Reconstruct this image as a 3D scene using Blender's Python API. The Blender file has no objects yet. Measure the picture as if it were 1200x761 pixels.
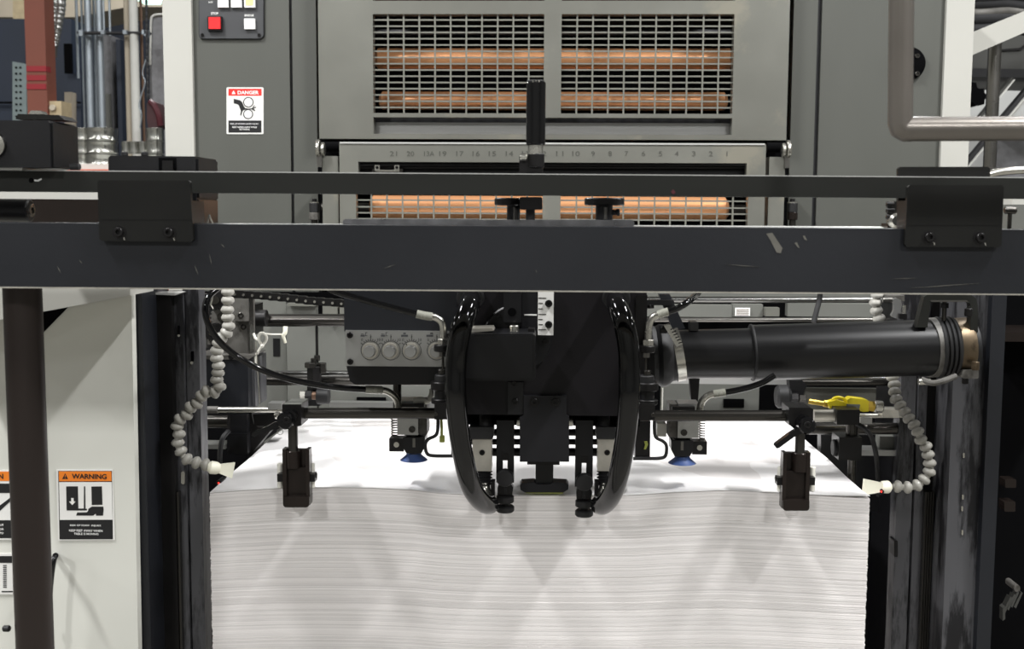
import bpy, bmesh, math, random
from mathutils import Vector, Matrix

# ------------------------------------------------------------------ camera, world, lights, exposure
sc = bpy.context.scene
COL = sc.collection
FPX = 1350.0                                   # focal length in pixels of the 1200x761 frame
CAM = Vector((0.0, 0.0, 1.45))
PITCH, YAW, ROLL = math.atan(131 / FPX), math.atan(43 / FPX), 0.0055
_F = Vector((-math.sin(YAW) * math.cos(PITCH), math.cos(YAW) * math.cos(PITCH), -math.sin(PITCH)))
_R0 = Vector((math.cos(YAW), math.sin(YAW), 0))
_U0 = _R0.cross(_F)
CR = _R0 * math.cos(ROLL) + _U0 * math.sin(ROLL)
CU = _U0 * math.cos(ROLL) - _R0 * math.sin(ROLL)
CF = _F
cd = bpy.data.cameras.new('camera')
cam = bpy.data.objects.new('camera', cd)
COL.objects.link(cam)
cam.matrix_world = Matrix(((CR.x, CU.x, -CF.x, CAM.x), (CR.y, CU.y, -CF.y, CAM.y), (CR.z, CU.z, -CF.z, CAM.z), (0, 0, 0, 1)))
cd.sensor_width = 36.0
cd.lens = FPX / 1200 * 36
cd.clip_start = 0.02
cd.clip_end = 60
cd.dof.use_dof = True
cd.dof.focus_distance = 1.45
cd.dof.aperture_fstop = 14
sc.camera = cam

w = bpy.data.worlds.new('world')
sc.world = w
w.use_nodes = True
w.node_tree.nodes['Background'].inputs[0].default_value = (0.95, 0.97, 1.0, 1)
w.node_tree.nodes['Background'].inputs[1].default_value = 0.3
sc.view_settings.view_transform = 'Standard'
sc.view_settings.look = 'None'
sc.view_settings.gamma = 1
sc.view_settings.exposure = -0.23


def area(name, loc, sx, sy, power, rot=(0, 0, 0), col=(1, 1, 1)):
    l = bpy.data.lights.new(name, 'AREA')
    l.shape = 'RECTANGLE'
    l.size, l.size_y, l.energy, l.color = sx, sy, power, col
    o = bpy.data.objects.new(name, l)
    o.location, o.rotation_euler = loc, rot
    COL.objects.link(o)


# ceiling strip lamps in three rows along the hall
for lx, kx in ((-5.2, 0.6), (-1.75, 1.0), (1.75, 1.0), (5.2, 0.6)):
    for ly, pw in ((-3.3, 150), (0.36, 190), (2.6, 50), (5.6, 70)):
        area('ceiling_strip_lamp', (lx, ly, 4.0), 0.14, 0.9, pw * kx)

# ------------------------------------------------------------------ helpers
WC = {}          # world centre of each object, settled at the end


def P(px, py, Y):
    d = CF + CR * ((px - 600) / FPX) - CU * ((py - 380.5) / FPX)
    return CAM + d * (Y / d.y)


def S(Y):
    return Y / FPX


def srgb(c):
    f = lambda v: v / 12.92 if v <= 0.04045 else ((v + 0.055) / 1.055) ** 2.4
    return tuple(f(v / 255) for v in c)


MATS = {}


def M(name, rgb, rough=0.5, metal=0.0, var=0.12, scale=14.0, stretch=(1, 1, 1), bump=0.0, bscale=None, rvar=0.1,
      wear=None, wearcol=None, coat=0.0, ior=1.45, emit=None, alpha=None, spec=0.5, wscale=30, wstretch=(1, 1, 1)):
    m = bpy.data.materials.new(name)
    m.use_nodes = True
    nt = m.node_tree
    N, L = nt.nodes, nt.links
    b = N['Principled BSDF']
    b.inputs['Roughness'].default_value = rough
    b.inputs['Metallic'].default_value = metal
    b.inputs['Coat Weight'].default_value = coat
    b.inputs['IOR'].default_value = ior
    b.inputs['Specular IOR Level'].default_value = spec
    c = srgb(rgb)
    tc = N.new('ShaderNodeTexCoord')
    mp = N.new('ShaderNodeMapping')
    mp.inputs['Scale'].default_value = stretch
    L.new(tc.outputs['Object'], mp.inputs['Vector'])
    nz = N.new('ShaderNodeTexNoise')
    nz.inputs['Scale'].default_value = scale
    nz.inputs['Detail'].default_value = 5
    L.new(mp.outputs[0], nz.inputs['Vector'])
    cr = N.new('ShaderNodeValToRGB')
    cr.color_ramp.elements[0].position = 0.3
    cr.color_ramp.elements[1].position = 0.7
    cr.color_ramp.elements[0].color = tuple(v * (1 - var) for v in c) + (1,)
    cr.color_ramp.elements[1].color = tuple(min(1, v * (1 + var)) for v in c) + (1,)
    L.new(nz.outputs['Fac'], cr.inputs[0])
    colout = cr.outputs[0]
    if wear:
        mw = N.new('ShaderNodeMapping')
        mw.inputs['Scale'].default_value = wstretch
        L.new(tc.outputs['Object'], mw.inputs['Vector'])
        n2 = N.new('ShaderNodeTexNoise')
        n2.inputs['Scale'].default_value = wscale
        n2.inputs['Detail'].default_value = 7
        n2.inputs['Roughness'].default_value = 0.65
        L.new(mw.outputs[0], n2.inputs['Vector'])
        r2 = N.new('ShaderNodeValToRGB')
        r2.color_ramp.elements[0].position = 1 - wear
        r2.color_ramp.elements[1].position = min(1, 1 - wear + 0.1)
        L.new(n2.outputs['Fac'], r2.inputs[0])
        mx = N.new('ShaderNodeMixRGB')
        mx.inputs[2].default_value = srgb(wearcol) + (1,)
        L.new(r2.outputs[0], mx.inputs[0])
        L.new(colout, mx.inputs[1])
        colout = mx.outputs[0]
    L.new(colout, b.inputs['Base Color'])
    if rvar:
        mr = N.new('ShaderNodeMapRange')
        mr.inputs[3].default_value = max(0.02, rough - rvar)
        mr.inputs[4].default_value = min(1, rough + rvar)
        L.new(nz.outputs['Fac'], mr.inputs[0])
        L.new(mr.outputs[0], b.inputs['Roughness'])
    if bump:
        n3 = N.new('ShaderNodeTexNoise')
        n3.inputs['Scale'].default_value = bscale or scale * 8
        n3.inputs['Detail'].default_value = 3
        L.new(mp.outputs[0], n3.inputs['Vector'])
        bp = N.new('ShaderNodeBump')
        bp.inputs['Strength'].default_value = bump
        bp.inputs['Distance'].default_value = 0.002
        L.new(n3.outputs['Fac'], bp.inputs['Height'])
        L.new(bp.outputs[0], b.inputs['Normal'])
    if emit:
        b.inputs['Emission Color'].default_value = srgb(emit[0]) + (1,)
        b.inputs['Emission Strength'].default_value = emit[1]
    if alpha is not None:
        b.inputs['Transmission Weight'].default_value = alpha
    MATS[name] = m
    return m


press_grey = M('press_grey_paint', (84, 85, 80), 0.42, 0.1, 0.06, 5, (1, 1, 0.3), 0.05, wear=0.3, wearcol=(128, 128, 120), wscale=9)
guard_grey = M('guard_plate_metal', (114, 114, 107), 0.4, 0.35, 0.1, 7, bump=0.05, wear=0.42, wearcol=(132, 129, 117), wscale=5)
grille_grey = M('grille_paint', (116, 116, 108), 0.45, 0.1, 0.08, 30)
dark_seam = M('dark_seam', (34, 34, 36), 0.6)
white_paint = M('white_machine_paint', (180, 179, 172), 0.4, 0, 0.03, 6, bump=0.03, wear=0.28, wearcol=(205, 203, 192), wscale=12)
cab_white = M('cabinet_white_paint', (205, 205, 197), 0.42, 0, 0.04, 4, wear=0.3, wearcol=(190, 190, 182), wscale=7)
navy = M('dark_navy_paint', (19, 21, 26), 0.42, 0, 0.1, 6, bump=0.04, bscale=300, wear=0.27, wearcol=(110, 108, 100), wscale=42)
bar_olive = M('dark_olive_steel', (30, 31, 28), 0.4, 0.3, 0.1, 10, (0.2, 1, 1), bump=0.04, wear=0.27, wearcol=(95, 95, 88), wscale=40)
plate_black = M('blackened_steel', (16, 16, 14), 0.38, 0.3, 0.15, 9, bump=0.05, wear=0.26, wearcol=(60, 58, 46), wscale=18, wstretch=(1, 1, 1))
satin_black = M('satin_black', (15, 15, 17), 0.38, 0, 0.15, 12, bump=0.04, bscale=250, spec=0.4)
head_black = M('feeder_head_black', (17, 15, 18), 0.45, 0.0, 0.1, 6, bump=0.05, bscale=300, spec=0.3)
head_plate = M('feeder_plate_dark_grey', (23, 23, 26), 0.45, 0.1, 0.1, 8, spec=0.35)
oxide = M('black_oxide', (26, 25, 25), 0.36, 0.5, 0.2, 25, bump=0.05)
gloss_black = M('glossy_black_rubber', (9, 9, 10), 0.1, 0, 0.15, 10, rvar=0.03)
tube_black = M('black_plastic_pipe', (14, 14, 15), 0.3, 0, 0.2, 12, (0.2, 1, 1), bump=0.04, bscale=120, rvar=0.1, spec=0.4, wear=0.25, wearcol=(45, 45, 45), wscale=20, wstretch=(0.2, 1, 1))
rubber = M('matt_black_rubber', (20, 20, 21), 0.55, 0, 0.15, 20)
brown_black = M('dark_brown_steel', (38, 32, 29), 0.24, 0.5, 0.12, 8, (1, 1, 0.1), rvar=0.06)
pole_mat = M('pole_dark_brown', (44, 37, 34), 0.36, 0.35, 0.12, 10, (1, 1, 0.15), wear=0.24, wearcol=(80, 72, 66), wscale=25)
steel = M('smeared_steel', (100, 100, 102), 0.36, 0.4, 0.3, 10, (1, 1, 0.15), bump=0.1, bscale=40)
dirty_steel = M('greasy_dark_steel', (84, 84, 87), 0.38, 0.2, 0.3, 12, (1, 1, 0.15), bump=0.12, bscale=40, wear=0.52, wearcol=(24, 24, 27), wscale=34, wstretch=(1.3, 1.3, 0.22))
casting = M('grey_casting', (92, 90, 86), 0.5, 0.2, 0.25, 18, bump=0.15, wear=0.45, wearcol=(55, 52, 48), wscale=14)
chrome = M('polished_shaft', (130, 130, 128), 0.24, 1.0, 0.05, 10, (0.1, 1, 1), rvar=0.05)
shaft = M('steel_shaft', (118, 116, 112), 0.28, 0.95, 0.12, 10, (0.1, 1, 1), rvar=0.08)
dark_shaft = M('dark_steel_rod', (72, 70, 67), 0.25, 0.9, 0.12, 10, (0.1, 1, 1), rvar=0.08)
alu = M('brushed_aluminium', (166, 166, 164), 0.38, 0.85, 0.07, 12, (0.15, 1, 3), bump=0.04)
worn_alu = M('worn_aluminium', (178, 174, 164), 0.45, 0.7, 0.18, 40, bump=0.1, wear=0.3, wearcol=(110, 106, 98), wscale=60)
rail_alu = M('bright_aluminium_rail', (205, 205, 202), 0.35, 0.6, 0.05, 12, (0.1, 1, 1))
zinc = M('zinc_fitting', (190, 188, 180), 0.25, 0.95, 0.1, 30)
brass = M('tarnished_brass_band', (92, 80, 64), 0.4, 0.8, 0.25, 20, wear=0.45, wearcol=(60, 50, 38), wscale=30)
copper = M('copper_roller', (240, 174, 124), 0.28, 0.5, 0.1, 12, (0.2, 1, 1), rvar=0.08, wear=0.36, wearcol=(212, 136, 96), wscale=16)
paper = M('paper', (236, 234, 233), 0.75, 0, 0.01, 6, rvar=0)
paper_edge = M('paper_edge', (226, 222, 220), 0.85, 0, 0.01, 9, rvar=0)
_nt = paper_edge.node_tree
_g = _nt.nodes.new('ShaderNodeNewGeometry')          # each ply of sheets has its own slight tint
_r = _nt.nodes.new('ShaderNodeValToRGB')
_r.color_ramp.elements[0].color = tuple(v * 0.86 for v in srgb((226, 222, 220))) + (1,)
_r.color_ramp.elements[1].color = tuple(v * 1.1 for v in srgb((226, 222, 220))) + (1,)
_nt.links.new(_g.outputs['Random Per Island'], _r.inputs[0])
_nt.links.new(_r.outputs[0], _nt.nodes['Principled BSDF'].inputs['Base Color'])
bead_grey = M('grey_plastic_bead', (142, 140, 133), 0.38, 0, 0.08, 40)
bead_light = M('pale_plastic_bead', (172, 170, 163), 0.36, 0, 0.06, 40)
ivory = M('ivory_plastic', (232, 230, 212), 0.35, 0, 0.05, 30)
nylon = M('white_nylon', (226, 224, 214), 0.4, 0, 0.05, 30)
blue_rubber = M('blue_rubber', (66, 88, 140), 0.45, 0, 0.1, 30)
red_btn = M('red_plastic', (214, 40, 42), 0.35, 0, 0.04, 30)
white_btn = M('white_plastic', (232, 232, 230), 0.35, 0, 0.03, 30)
amber_btn = M('amber_lit_plastic', (246, 206, 150), 0.4, 0, 0.03, 30, emit=((255, 190, 110), 0.12))
panel_grey = M('control_panel_grey', (66, 67, 69), 0.45, 0, 0.05, 20)
print_white = M('print_white', (235, 235, 232), 0.5, 0, 0.02, 30)
print_black = M('print_black', (22, 22, 23), 0.5, 0, 0.05, 30)
print_orange = M('print_orange', (226, 124, 34), 0.5, 0, 0.03, 30)
print_red = M('print_red', (220, 42, 36), 0.5, 0, 0.03, 30)
sign_face = M('sign_face_white', (222, 221, 217), 0.4, 0, 0.02, 30)
stamp_dark = M('faded_stamp', (72, 72, 66), 0.6, 0, 0.4, 200)
yellow = M('yellow_plastic', (206, 188, 36), 0.35, 0, 0.1, 60, wear=0.33, wearcol=(150, 135, 40), wscale=90)
gold = M('brass_tube', (190, 160, 70), 0.3, 0.8, 0.1, 30)
lime = M('yellow_green_plastic', (122, 128, 56), 0.5, 0, 0.15, 60)
clear_sleeve = M('grey_sleeve', (150, 150, 140), 0.25, 0.2, 0.1, 60, coat=0.4)
pipe_bronze = M('grey_bronze_pipe', (112, 107, 101), 0.3, 0.55, 0.07, 12, rvar=0.06, bump=0.06, bscale=500, wear=0.24, wearcol=(70, 64, 60), wscale=30)
deep_black = M('black_and_shade', (6, 6, 7), 0.8, 0, 0.1, 10, spec=0.05)  # plain black, also used to stand in for shade inside the machine
concrete = M('concrete_floor', (120, 118, 112), 0.55, 0, 0.15, 3, bump=0.05)
wall_paint = M('wall_paint', (118, 118, 115), 0.8, 0, 0.04, 2)
ceil_paint = M('ceiling_paint', (120, 120, 118), 0.9, 0, 0.04, 2)
wall_navy = M('dark_blue_wall', (38, 46, 60), 0.6, 0, 0.25, 2)
bg_navy = M('dark_blue_cabinet_paint', (34, 42, 56), 0.55, 0, 0.15, 4)
red_brown = M('red_brown_steel', (112, 62, 48), 0.6, 0, 0.08, 6)
stripe_red = M('crimson_tape', (132, 28, 36), 0.6, 0, 0.1, 10)
galv = M('galvanised_conduit', (150, 158, 164), 0.4, 0.6, 0.12, 10)
bg_lightgrey = M('light_grey_paint', (118, 118, 120), 0.5, 0.1, 0.18, 40)
bg_white = M('white_pipe_paint', (196, 196, 190), 0.5, 0, 0.06, 10)
bg_beige = M('beige_pipe_paint', (176, 166, 148), 0.6, 0, 0.06, 10)
tin = M('shiny_tin', (170, 170, 164), 0.2, 0.95, 0.06, 10, rvar=0.05)
foil = M('crinkled_foil', (170, 170, 168), 0.25, 0.9, 0.2, 40, bump=1.0, bscale=60)
copper_pipe = M('copper_pipe_paint', (112, 88, 72), 0.4, 0.5, 0.1, 10)
slot_steel = M('perforated_steel', (120, 132, 132), 0.5, 0.4, 0.12, 20)
box_beige = M('beige_box', (176, 160, 128), 0.6, 0, 0.12, 30)
dark_bag = M('dark_red_bag', (58, 32, 34), 0.7, 0, 0.4, 16)
dark_cloth = M('dark_grey_cloth', (34, 34, 36), 0.8, 0, 0.3, 12, bump=0.5, bscale=40)
mid_grey = M('mid_grey_paint', (104, 105, 100), 0.5, 0.1, 0.08, 6)
cover_metal = M('dark_cover_metal', (120, 120, 122), 0.3, 0.75, 0.3, 60, rvar=0.1)
worn_paint = M('worn_paint', (92, 90, 84), 0.5, 0.1, 0.2, 60)
dark_hood = M('dark_hood_paint', (62, 62, 59), 0.5, 0.1, 0.1, 6)
pale_panel = M('pale_panel', (190, 191, 188), 0.55, 0, 0.03, 5)
lamp_glow = M('lamp_glow', (200, 250, 235), 0.4, emit=((190, 250, 230), 3.0))
dark_red = M('dark_red_paint', (70, 22, 30), 0.5)
led_red = M('red_indicator', (255, 40, 40), 0.4, emit=((255, 50, 40), 3.0))
orange_board = M('orange_rack_paint', (200, 84, 50), 0.5)


def new_bm():
    return bmesh.new()


def bevel(bm, w, seg=2, ang=0.5):
    ed = [e for e in bm.edges if len(e.link_faces) == 2 and e.calc_face_angle(0) > ang]
    if ed and w > 0:
        bmesh.ops.bevel(bm, geom=ed, offset=w, offset_type='OFFSET', segments=seg, affect='EDGES', profile=0.5, clamp_overlap=True)
    return bm


def _root_loc(o):
    return WC.get(o.name, Vector((0, 0, 0)))


def mesh_from(name, bm):
    """(mesh with its origin at its box's centre, that centre)"""
    bm.normal_update()
    lo = Vector((min(v.co[i] for v in bm.verts) for i in range(3)))
    hi = Vector((max(v.co[i] for v in bm.verts) for i in range(3)))
    c = (lo + hi) / 2
    for v in bm.verts:
        v.co -= c
    me = bpy.data.meshes.new(name)
    bmesh.ops.recalc_face_normals(bm, faces=bm.faces[:])
    bm.to_mesh(me)
    bm.free()
    for p in me.polygons:
        p.use_smooth = True
    me.set_sharp_from_angle(angle=math.radians(32))
    return me, c


def obj(name, bm, mat, parent=None, label=None, cat=None, group=None, kind=None):
    me, c = mesh_from(name, bm)
    me.materials.append(mat)
    o = bpy.data.objects.new(name, me)
    COL.objects.link(o)
    WC[o.name] = c
    if parent:
        o.parent = parent
    return tag(o, label, cat, group, kind)


def tag(o, label=None, cat=None, group=None, kind=None):
    for k, v in (('label', label), ('category', cat), ('group', group), ('kind', kind)):
        if v:
            o[k] = v
    return o


def twin(src, name, centre, parent):
    o = src.copy()
    o.name = name
    COL.objects.link(o)
    o.parent = parent
    WC[o.name] = Vector(centre)
    return o


def T(name, label, cat, group=None):
    o = bpy.data.objects.new(name, None)
    o.empty_display_size = 0.03
    COL.objects.link(o)
    return tag(o, label, cat, group)


# shapes; pixel coordinates become points on the plane at depth Y
def slab(px, Y, d, bev=0.0, seg=2, bm=None):
    b = bm or new_bm()
    n0 = len(b.verts)
    f = [b.verts.new(P(x, y, Y)) for x, y in px]
    k = [b.verts.new(v.co + Vector((0, d, 0))) for v in f]
    n = len(f)
    b.faces.new(f)
    b.faces.new(k[::-1])
    for i in range(n):
        b.faces.new((f[i], k[i], k[(i + 1) % n], f[(i + 1) % n]))
    if bev:
        bevel(b, bev, seg)
    return b


def box3(lo, hi, bev=0.0, seg=2, bm=None):
    b = bm or new_bm()
    vs = [b.verts.new((x, y, z)) for x in (lo[0], hi[0]) for y in (lo[1], hi[1]) for z in (lo[2], hi[2])]
    for q in ((0, 1, 3, 2), (4, 6, 7, 5), (0, 4, 5, 1), (2, 3, 7, 6), (0, 2, 6, 4), (1, 5, 7, 3)):
        b.faces.new([vs[i] for i in q])
    if bev:
        bevel(b, bev, seg)
    return b


def bx(x0, y0, x1, y1, Y, d, bev=0.0, seg=2, bm=None):
    xm, ym = (x0 + x1) / 2, (y0 + y1) / 2
    return box3((P(x0, ym, Y).x, Y, P(xm, y1, Y).z), (P(x1, ym, Y).x, Y + d, P(xm, y0, Y).z), bev, seg, bm)


def rrect(x0, y0, x1, y1, r, n=4, corners=(1, 1, 1, 1)):
    out = []
    for (cx, cy, a0, on) in ((x0 + r, y0 + r, 180, corners[0]), (x1 - r, y0 + r, 270, corners[1]), (x1 - r, y1 - r, 0, corners[2]), (x0 + r, y1 - r, 90, corners[3])):
        if on:
            for i in range(n + 1):
                a = math.radians(a0 + 90 * i / n)
                out.append((cx + r * math.cos(a), cy + r * math.sin(a)))
        else:
            sx = -1 if cx == x0 + r else 1
            sy = -1 if cy == y0 + r else 1
            out.append((cx + sx * r, cy + sy * r))
    return out


def circ(cx, cy, r, n=24):
    return [(cx + r * math.cos(2 * math.pi * i / n), cy + r * math.sin(2 * math.pi * i / n)) for i in range(n)]


def frame(d):
    d = Vector(d).normalized()
    a = Vector((0, 0, 1)) if abs(d.z) < 0.9 else Vector((1, 0, 0))
    u = d.cross(a).normalized()
    return u, d.cross(u).normalized(), d


def lathe(prof, o, d, seg=20, bm=None, caps=True, sx=1.0):
    """prof: (radius, distance along d) from o."""
    b = bm or new_bm()
    o = Vector(o)
    u, v, d = frame(d)
    rings = []
    for r, t in prof:
        rings.append([b.verts.new(o + d * t + (u * math.cos(2 * math.pi * i / seg) + v * math.sin(2 * math.pi * i / seg)) * max(r, 1e-5)) for i in range(seg)])
    for a, c in zip(rings, rings[1:]):
        for i in range(seg):
            b.faces.new((a[i], a[(i + 1) % seg], c[(i + 1) % seg], c[i]))
    if caps:
        b.faces.new(rings[0][::-1])
        b.faces.new(rings[-1])
    return b


def cyl(p0, p1, r, seg=16, r2=None, ch=0.0, bm=None):
    p0, p1 = Vector(p0), Vector(p1)
    L = (p1 - p0).length
    r2 = r if r2 is None else r2
    pr = [(r, 0), (r2, L)] if not ch else [(r - ch, 0), (r, ch), (r2, L - ch), (r2 - ch, L)]
    return lathe(pr, p0, p1 - p0, seg, bm)


def spline(pts, n=6):
    pts = [Vector(p) for p in pts]
    q = [pts[0] * 2 - pts[1]] + pts + [pts[-1] * 2 - pts[-2]]
    out = []
    for i in range(1, len(q) - 2):
        p0, p1, p2, p3 = q[i - 1:i + 3]
        for k in range(n):
            t = k / n
            out.append(0.5 * ((2 * p1) + (p2 - p0) * t + (2 * p0 - 5 * p1 + 4 * p2 - p3) * t * t + (3 * p1 - p0 - 3 * p2 + p3) * t ** 3))
    out.append(pts[-1])
    return out


def tube(pts, r, seg=12, n=6, smooth=True, bm=None):
    pts = spline(pts, n) if smooth else [Vector(p) for p in pts]
    b = bm or new_bm()
    rs = r if callable(r) else (lambda t: r)
    t0 = (pts[1] - pts[0]).normalized()
    u, v, _ = frame(t0)
    rings = []
    m = len(pts)
    for i, p in enumerate(pts):
        t = (pts[min(i + 1, m - 1)] - pts[max(i - 1, 0)]).normalized()
        u = (u - t * u.dot(t)).normalized()
        v = t.cross(u)
        rr = rs(i / (m - 1))
        rings.append([b.verts.new(p + (u * math.cos(2 * math.pi * k / seg) + v * math.sin(2 * math.pi * k / seg)) * rr) for k in range(seg)])
    for a, c in zip(rings, rings[1:]):
        for i in range(seg):
            b.faces.new((a[i], a[(i + 1) % seg], c[(i + 1) % seg], c[i]))
    b.faces.new(rings[0][::-1])
    b.faces.new(rings[-1])
    return b


def pix_path(rows):
    return [P(x, y, Y) for x, y, Y in rows]


def hcyl(x0, x1, yc, rpx, Y, seg=18, ch=0.0, yc2=None):
    """a rod along X whose axis sits at depth Y"""
    return cyl(P(x0, yc, Y), P(x1, yc if yc2 is None else yc2, Y), rpx * S(Y), seg, ch=ch)


def vcyl(xc, y0, y1, rpx, Y, seg=18, ch=0.0, r2=None):
    a, b_ = P(xc, y0, Y), P(xc, y1, Y)
    b_.x = a.x = (a.x + b_.x) / 2
    return cyl(a, b_, rpx * S(Y), seg, ch=ch, r2=None if r2 is None else r2 * S(Y))


def plate_holes(outer, holes, Y, d):
    """a flat plate with rectangular openings, axis-aligned, as one closed mesh"""
    xs = sorted({outer[0], outer[2], *[h[0] for h in holes], *[h[2] for h in holes]})
    ys = sorted({outer[1], outer[3], *[h[1] for h in holes], *[h[3] for h in holes]})
    xm, ym = (outer[0] + outer[2]) / 2, (outer[1] + outer[3]) / 2
    X = [P(x, ym, Y).x for x in xs]
    Z = [P(xm, y, Y).z for y in ys]
    b = new_bm()
    vs = {}

    def V(i, j, k):
        if (i, j, k) not in vs:
            vs[i, j, k] = b.verts.new((X[i], Y + d * k, Z[j]))
        return vs[i, j, k]

    def solid(i, j):
        if not (0 <= i < len(xs) - 1 and 0 <= j < len(ys) - 1):
            return False
        cx, cy = (xs[i] + xs[i + 1]) / 2, (ys[j] + ys[j + 1]) / 2
        return not any(h[0] < cx < h[2] and h[1] < cy < h[3] for h in holes)

    for i in range(len(xs) - 1):
        for j in range(len(ys) - 1):
            if not solid(i, j):
                continue
            b.faces.new((V(i, j, 0), V(i + 1, j, 0), V(i + 1, j + 1, 0), V(i, j + 1, 0)))
            b.faces.new((V(i, j, 1), V(i, j + 1, 1), V(i + 1, j + 1, 1), V(i + 1, j, 1)))
            for di, dj, a, c in ((-1, 0, (i, j), (i, j + 1)), (1, 0, (i + 1, j), (i + 1, j + 1)), (0, -1, (i, j), (i + 1, j)), (0, 1, (i, j + 1), (i + 1, j + 1))):
                if not solid(i + di, j + dj):
                    b.faces.new((V(*a, 0), V(*c, 0), V(*c, 1), V(*a, 1)))
    return b


SCREWS = {}


def screw(x, y, Y, rpx, parent, mat=None, name='screw', d=(0, -1, 0), h=0.5):
    """socket-head screw standing proud of the plane at Y; meshes are shared"""
    mat = mat or oxide
    r = round(rpx * S(Y), 4)
    key = (r, mat.name, d)
    c = P(x, y, Y)
    if key not in SCREWS:
        t = r * h
        b = lathe([(r * 0.02, t * 0.2), (r * 0.5, t * 0.2), (r * 0.52, t), (r * 0.9, t), (r, t * 0.85), (r, -t * 0.4)], (0, 0, 0), d, 14)
        o = obj(name, b, mat, parent)
        SCREWS[key] = (o, WC[o.name].copy())
        WC[o.name] = c + WC[o.name]
        return o
    src, off = SCREWS[key]
    return twin(src, name, c + off, parent)


def text(s, x, y, Y, hpx, mat, parent, wpx=None, name='lettering', bold=0.0, rot=0.0):
    cu = bpy.data.curves.new('lettering', 'FONT')
    cu.body = s
    cu.align_x = 'CENTER'
    cu.align_y = 'CENTER'
    cu.size = 1.0
    cu.offset = bold
    cu.extrude = 0.0
    cu.resolution_u = 3
    t = bpy.data.objects.new('lettering_source', cu)
    COL.objects.link(t)
    dg = bpy.context.evaluated_depsgraph_get()
    dg.update()
    me = bpy.data.meshes.new_from_object(t.evaluated_get(dg))
    bpy.data.objects.remove(t)
    bpy.data.curves.remove(cu)
    xs = [v.co.x for v in me.vertices]
    ys = [v.co.y for v in me.vertices]
    w0, h0 = max(xs) - min(xs), max(ys) - min(ys)
    mx, my = (max(xs) + min(xs)) / 2, (max(ys) + min(ys)) / 2
    sy = hpx * S(Y) / h0
    sx = wpx * S(Y) / w0 if wpx else sy
    for v in me.vertices:
        v.co = Vector(((v.co.x - mx) * sx, 0, (v.co.y - my) * sy))
    me.materials.append(mat)
    o = bpy.data.objects.new(name, me)
    COL.objects.link(o)
    o.parent = parent
    WC[o.name] = P(x, y, Y)
    return o

# ------------------------------------------------------------------ the hall
def struct(name, bm, mat):
    return obj(name, bm, mat, kind='structure')


struct('floor', box3((-7, -5, -0.1), (7, 8.6, 0)), concrete)
struct('ceiling', box3((-7, -5, 4.3), (7, 8.6, 4.4)), ceil_paint)
struct('wall_left', box3((-7.1, -5, 0), (-7, 8.6, 4.3)), wall_paint)
struct('wall_right', box3((7, -5, 0), (7.1, 8.6, 4.3)), wall_paint)
struct('wall_rear', box3((-7, -5.1, 0), (7, -5, 4.3)), wall_paint)
struct('wall_back', box3((-7, 8.5, 0), (7, 8.6, 4.3)), wall_navy)


# ------------------------------------------------------------------ printing unit
YP = 2.20
pu = T('press_cabinet', 'grey painted press cabinet with white end frames behind the feeder', 'printing press')
ZT, ZB = 2.02, 0.02


def vpanel(x0, x1, ym, Y, d, zt=ZT, zb=ZB, bev=0.0):
    return box3((P(x0, ym, Y).x, Y, zb), (P(x1, ym, Y).x, Y + d, zt), bev)


for x0, x1 in ((227, 340), (960, 1104)):
    obj('side_panel', vpanel(x0, x1, 130, YP, 0.03, bev=0.0015), press_grey, pu)
for x0, x1 in ((343.5, 371.5), (927, 955)):
    obj('edge_strip', vpanel(x0, x1, 130, YP, 0.03, bev=0.001), press_grey, pu)
for x0, x1 in ((340, 343.5), (955, 960)):
    obj('seam_strip', vpanel(x0, x1, 130, YP + 0.006, 0.02), dark_seam, pu, label='narrow dark seam between two grey panels')
for x0, x1 in ((193, 226.5), (1104.5, 1137)):
    obj('end_frame', vpanel(x0, x1, 130, YP - 0.01, 0.9, bev=0.004), white_paint, pu, label='off-white painted end frame')
obj('shade_backing', box3((P(371, 130, 2.55).x, 2.5, ZB), (P(927, 130, 2.55).x, 2.52, ZT)), deep_black, pu, label='black sheet for the shade inside, behind the rollers')  # black sheet stands in for the shade inside the press
obj('top_cover', box3((P(193, 130, YP).x, YP + 0.0, ZT), (P(1137, 130, YP).x, YP + 0.9, ZT + 0.02)), press_grey, pu)
obj('red_cover', bx(437, -34, 859, 0.8, 2.24, 0.05), dark_red, pu, label='dark red inner cover at the top opening')
obj('inner_rail', hcyl(380, 915, 38, 3.4, 2.36, 12), steel, pu)
obj('inner_rail', hcyl(380, 915, 27, 2.2, 2.42, 10), dark_shaft, pu)

# upper guard
ug = T('upper_roller_guard', 'grey hinged guard plate with two wire-grid windows over the upper copper rollers', 'guard')
YG = 2.172
obj('guard_plate', plate_holes((373, -60, 924.5, 163.5), [(437, -40, 637.5, 0.8), (658, -40, 860, 0.8), (437, 16.5, 637.5, 133), (658, 16.5, 860, 133), (437, 138, 860, 157.5)], YG, 0.025), guard_grey, ug)
obj('recess_back', bx(437, 144, 860, 160, YG + 0.03, 0.004), alu, ug, label='bare metal strip in the long slot')
obj('recess_back', bx(430, 134, 866, 146, YG + 0.035, 0.004), dark_seam, ug, label='dark strip above the bare metal')


def grille(parent, x0, x1, y0, y1, ncol, nrow, Y, tv=0.95, th=0.9, frac=0.0, yoff=None):
    b = new_bm()
    for i in range(1, ncol):
        x = x0 + (x1 - x0) * (i + frac) / ncol
        bx(x - tv, y0, x + tv, y1, Y, 0.002, bm=b)
    rows = [y0 + (y1 - y0) * j / nrow for j in range(1, nrow)] if yoff is None else yoff
    for y in rows:
        bx(x0, y - th, x1, y + th, Y + 0.001, 0.0018, bm=b)
    return obj('grille', b, grille_grey, parent, kind='stuff')


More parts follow.
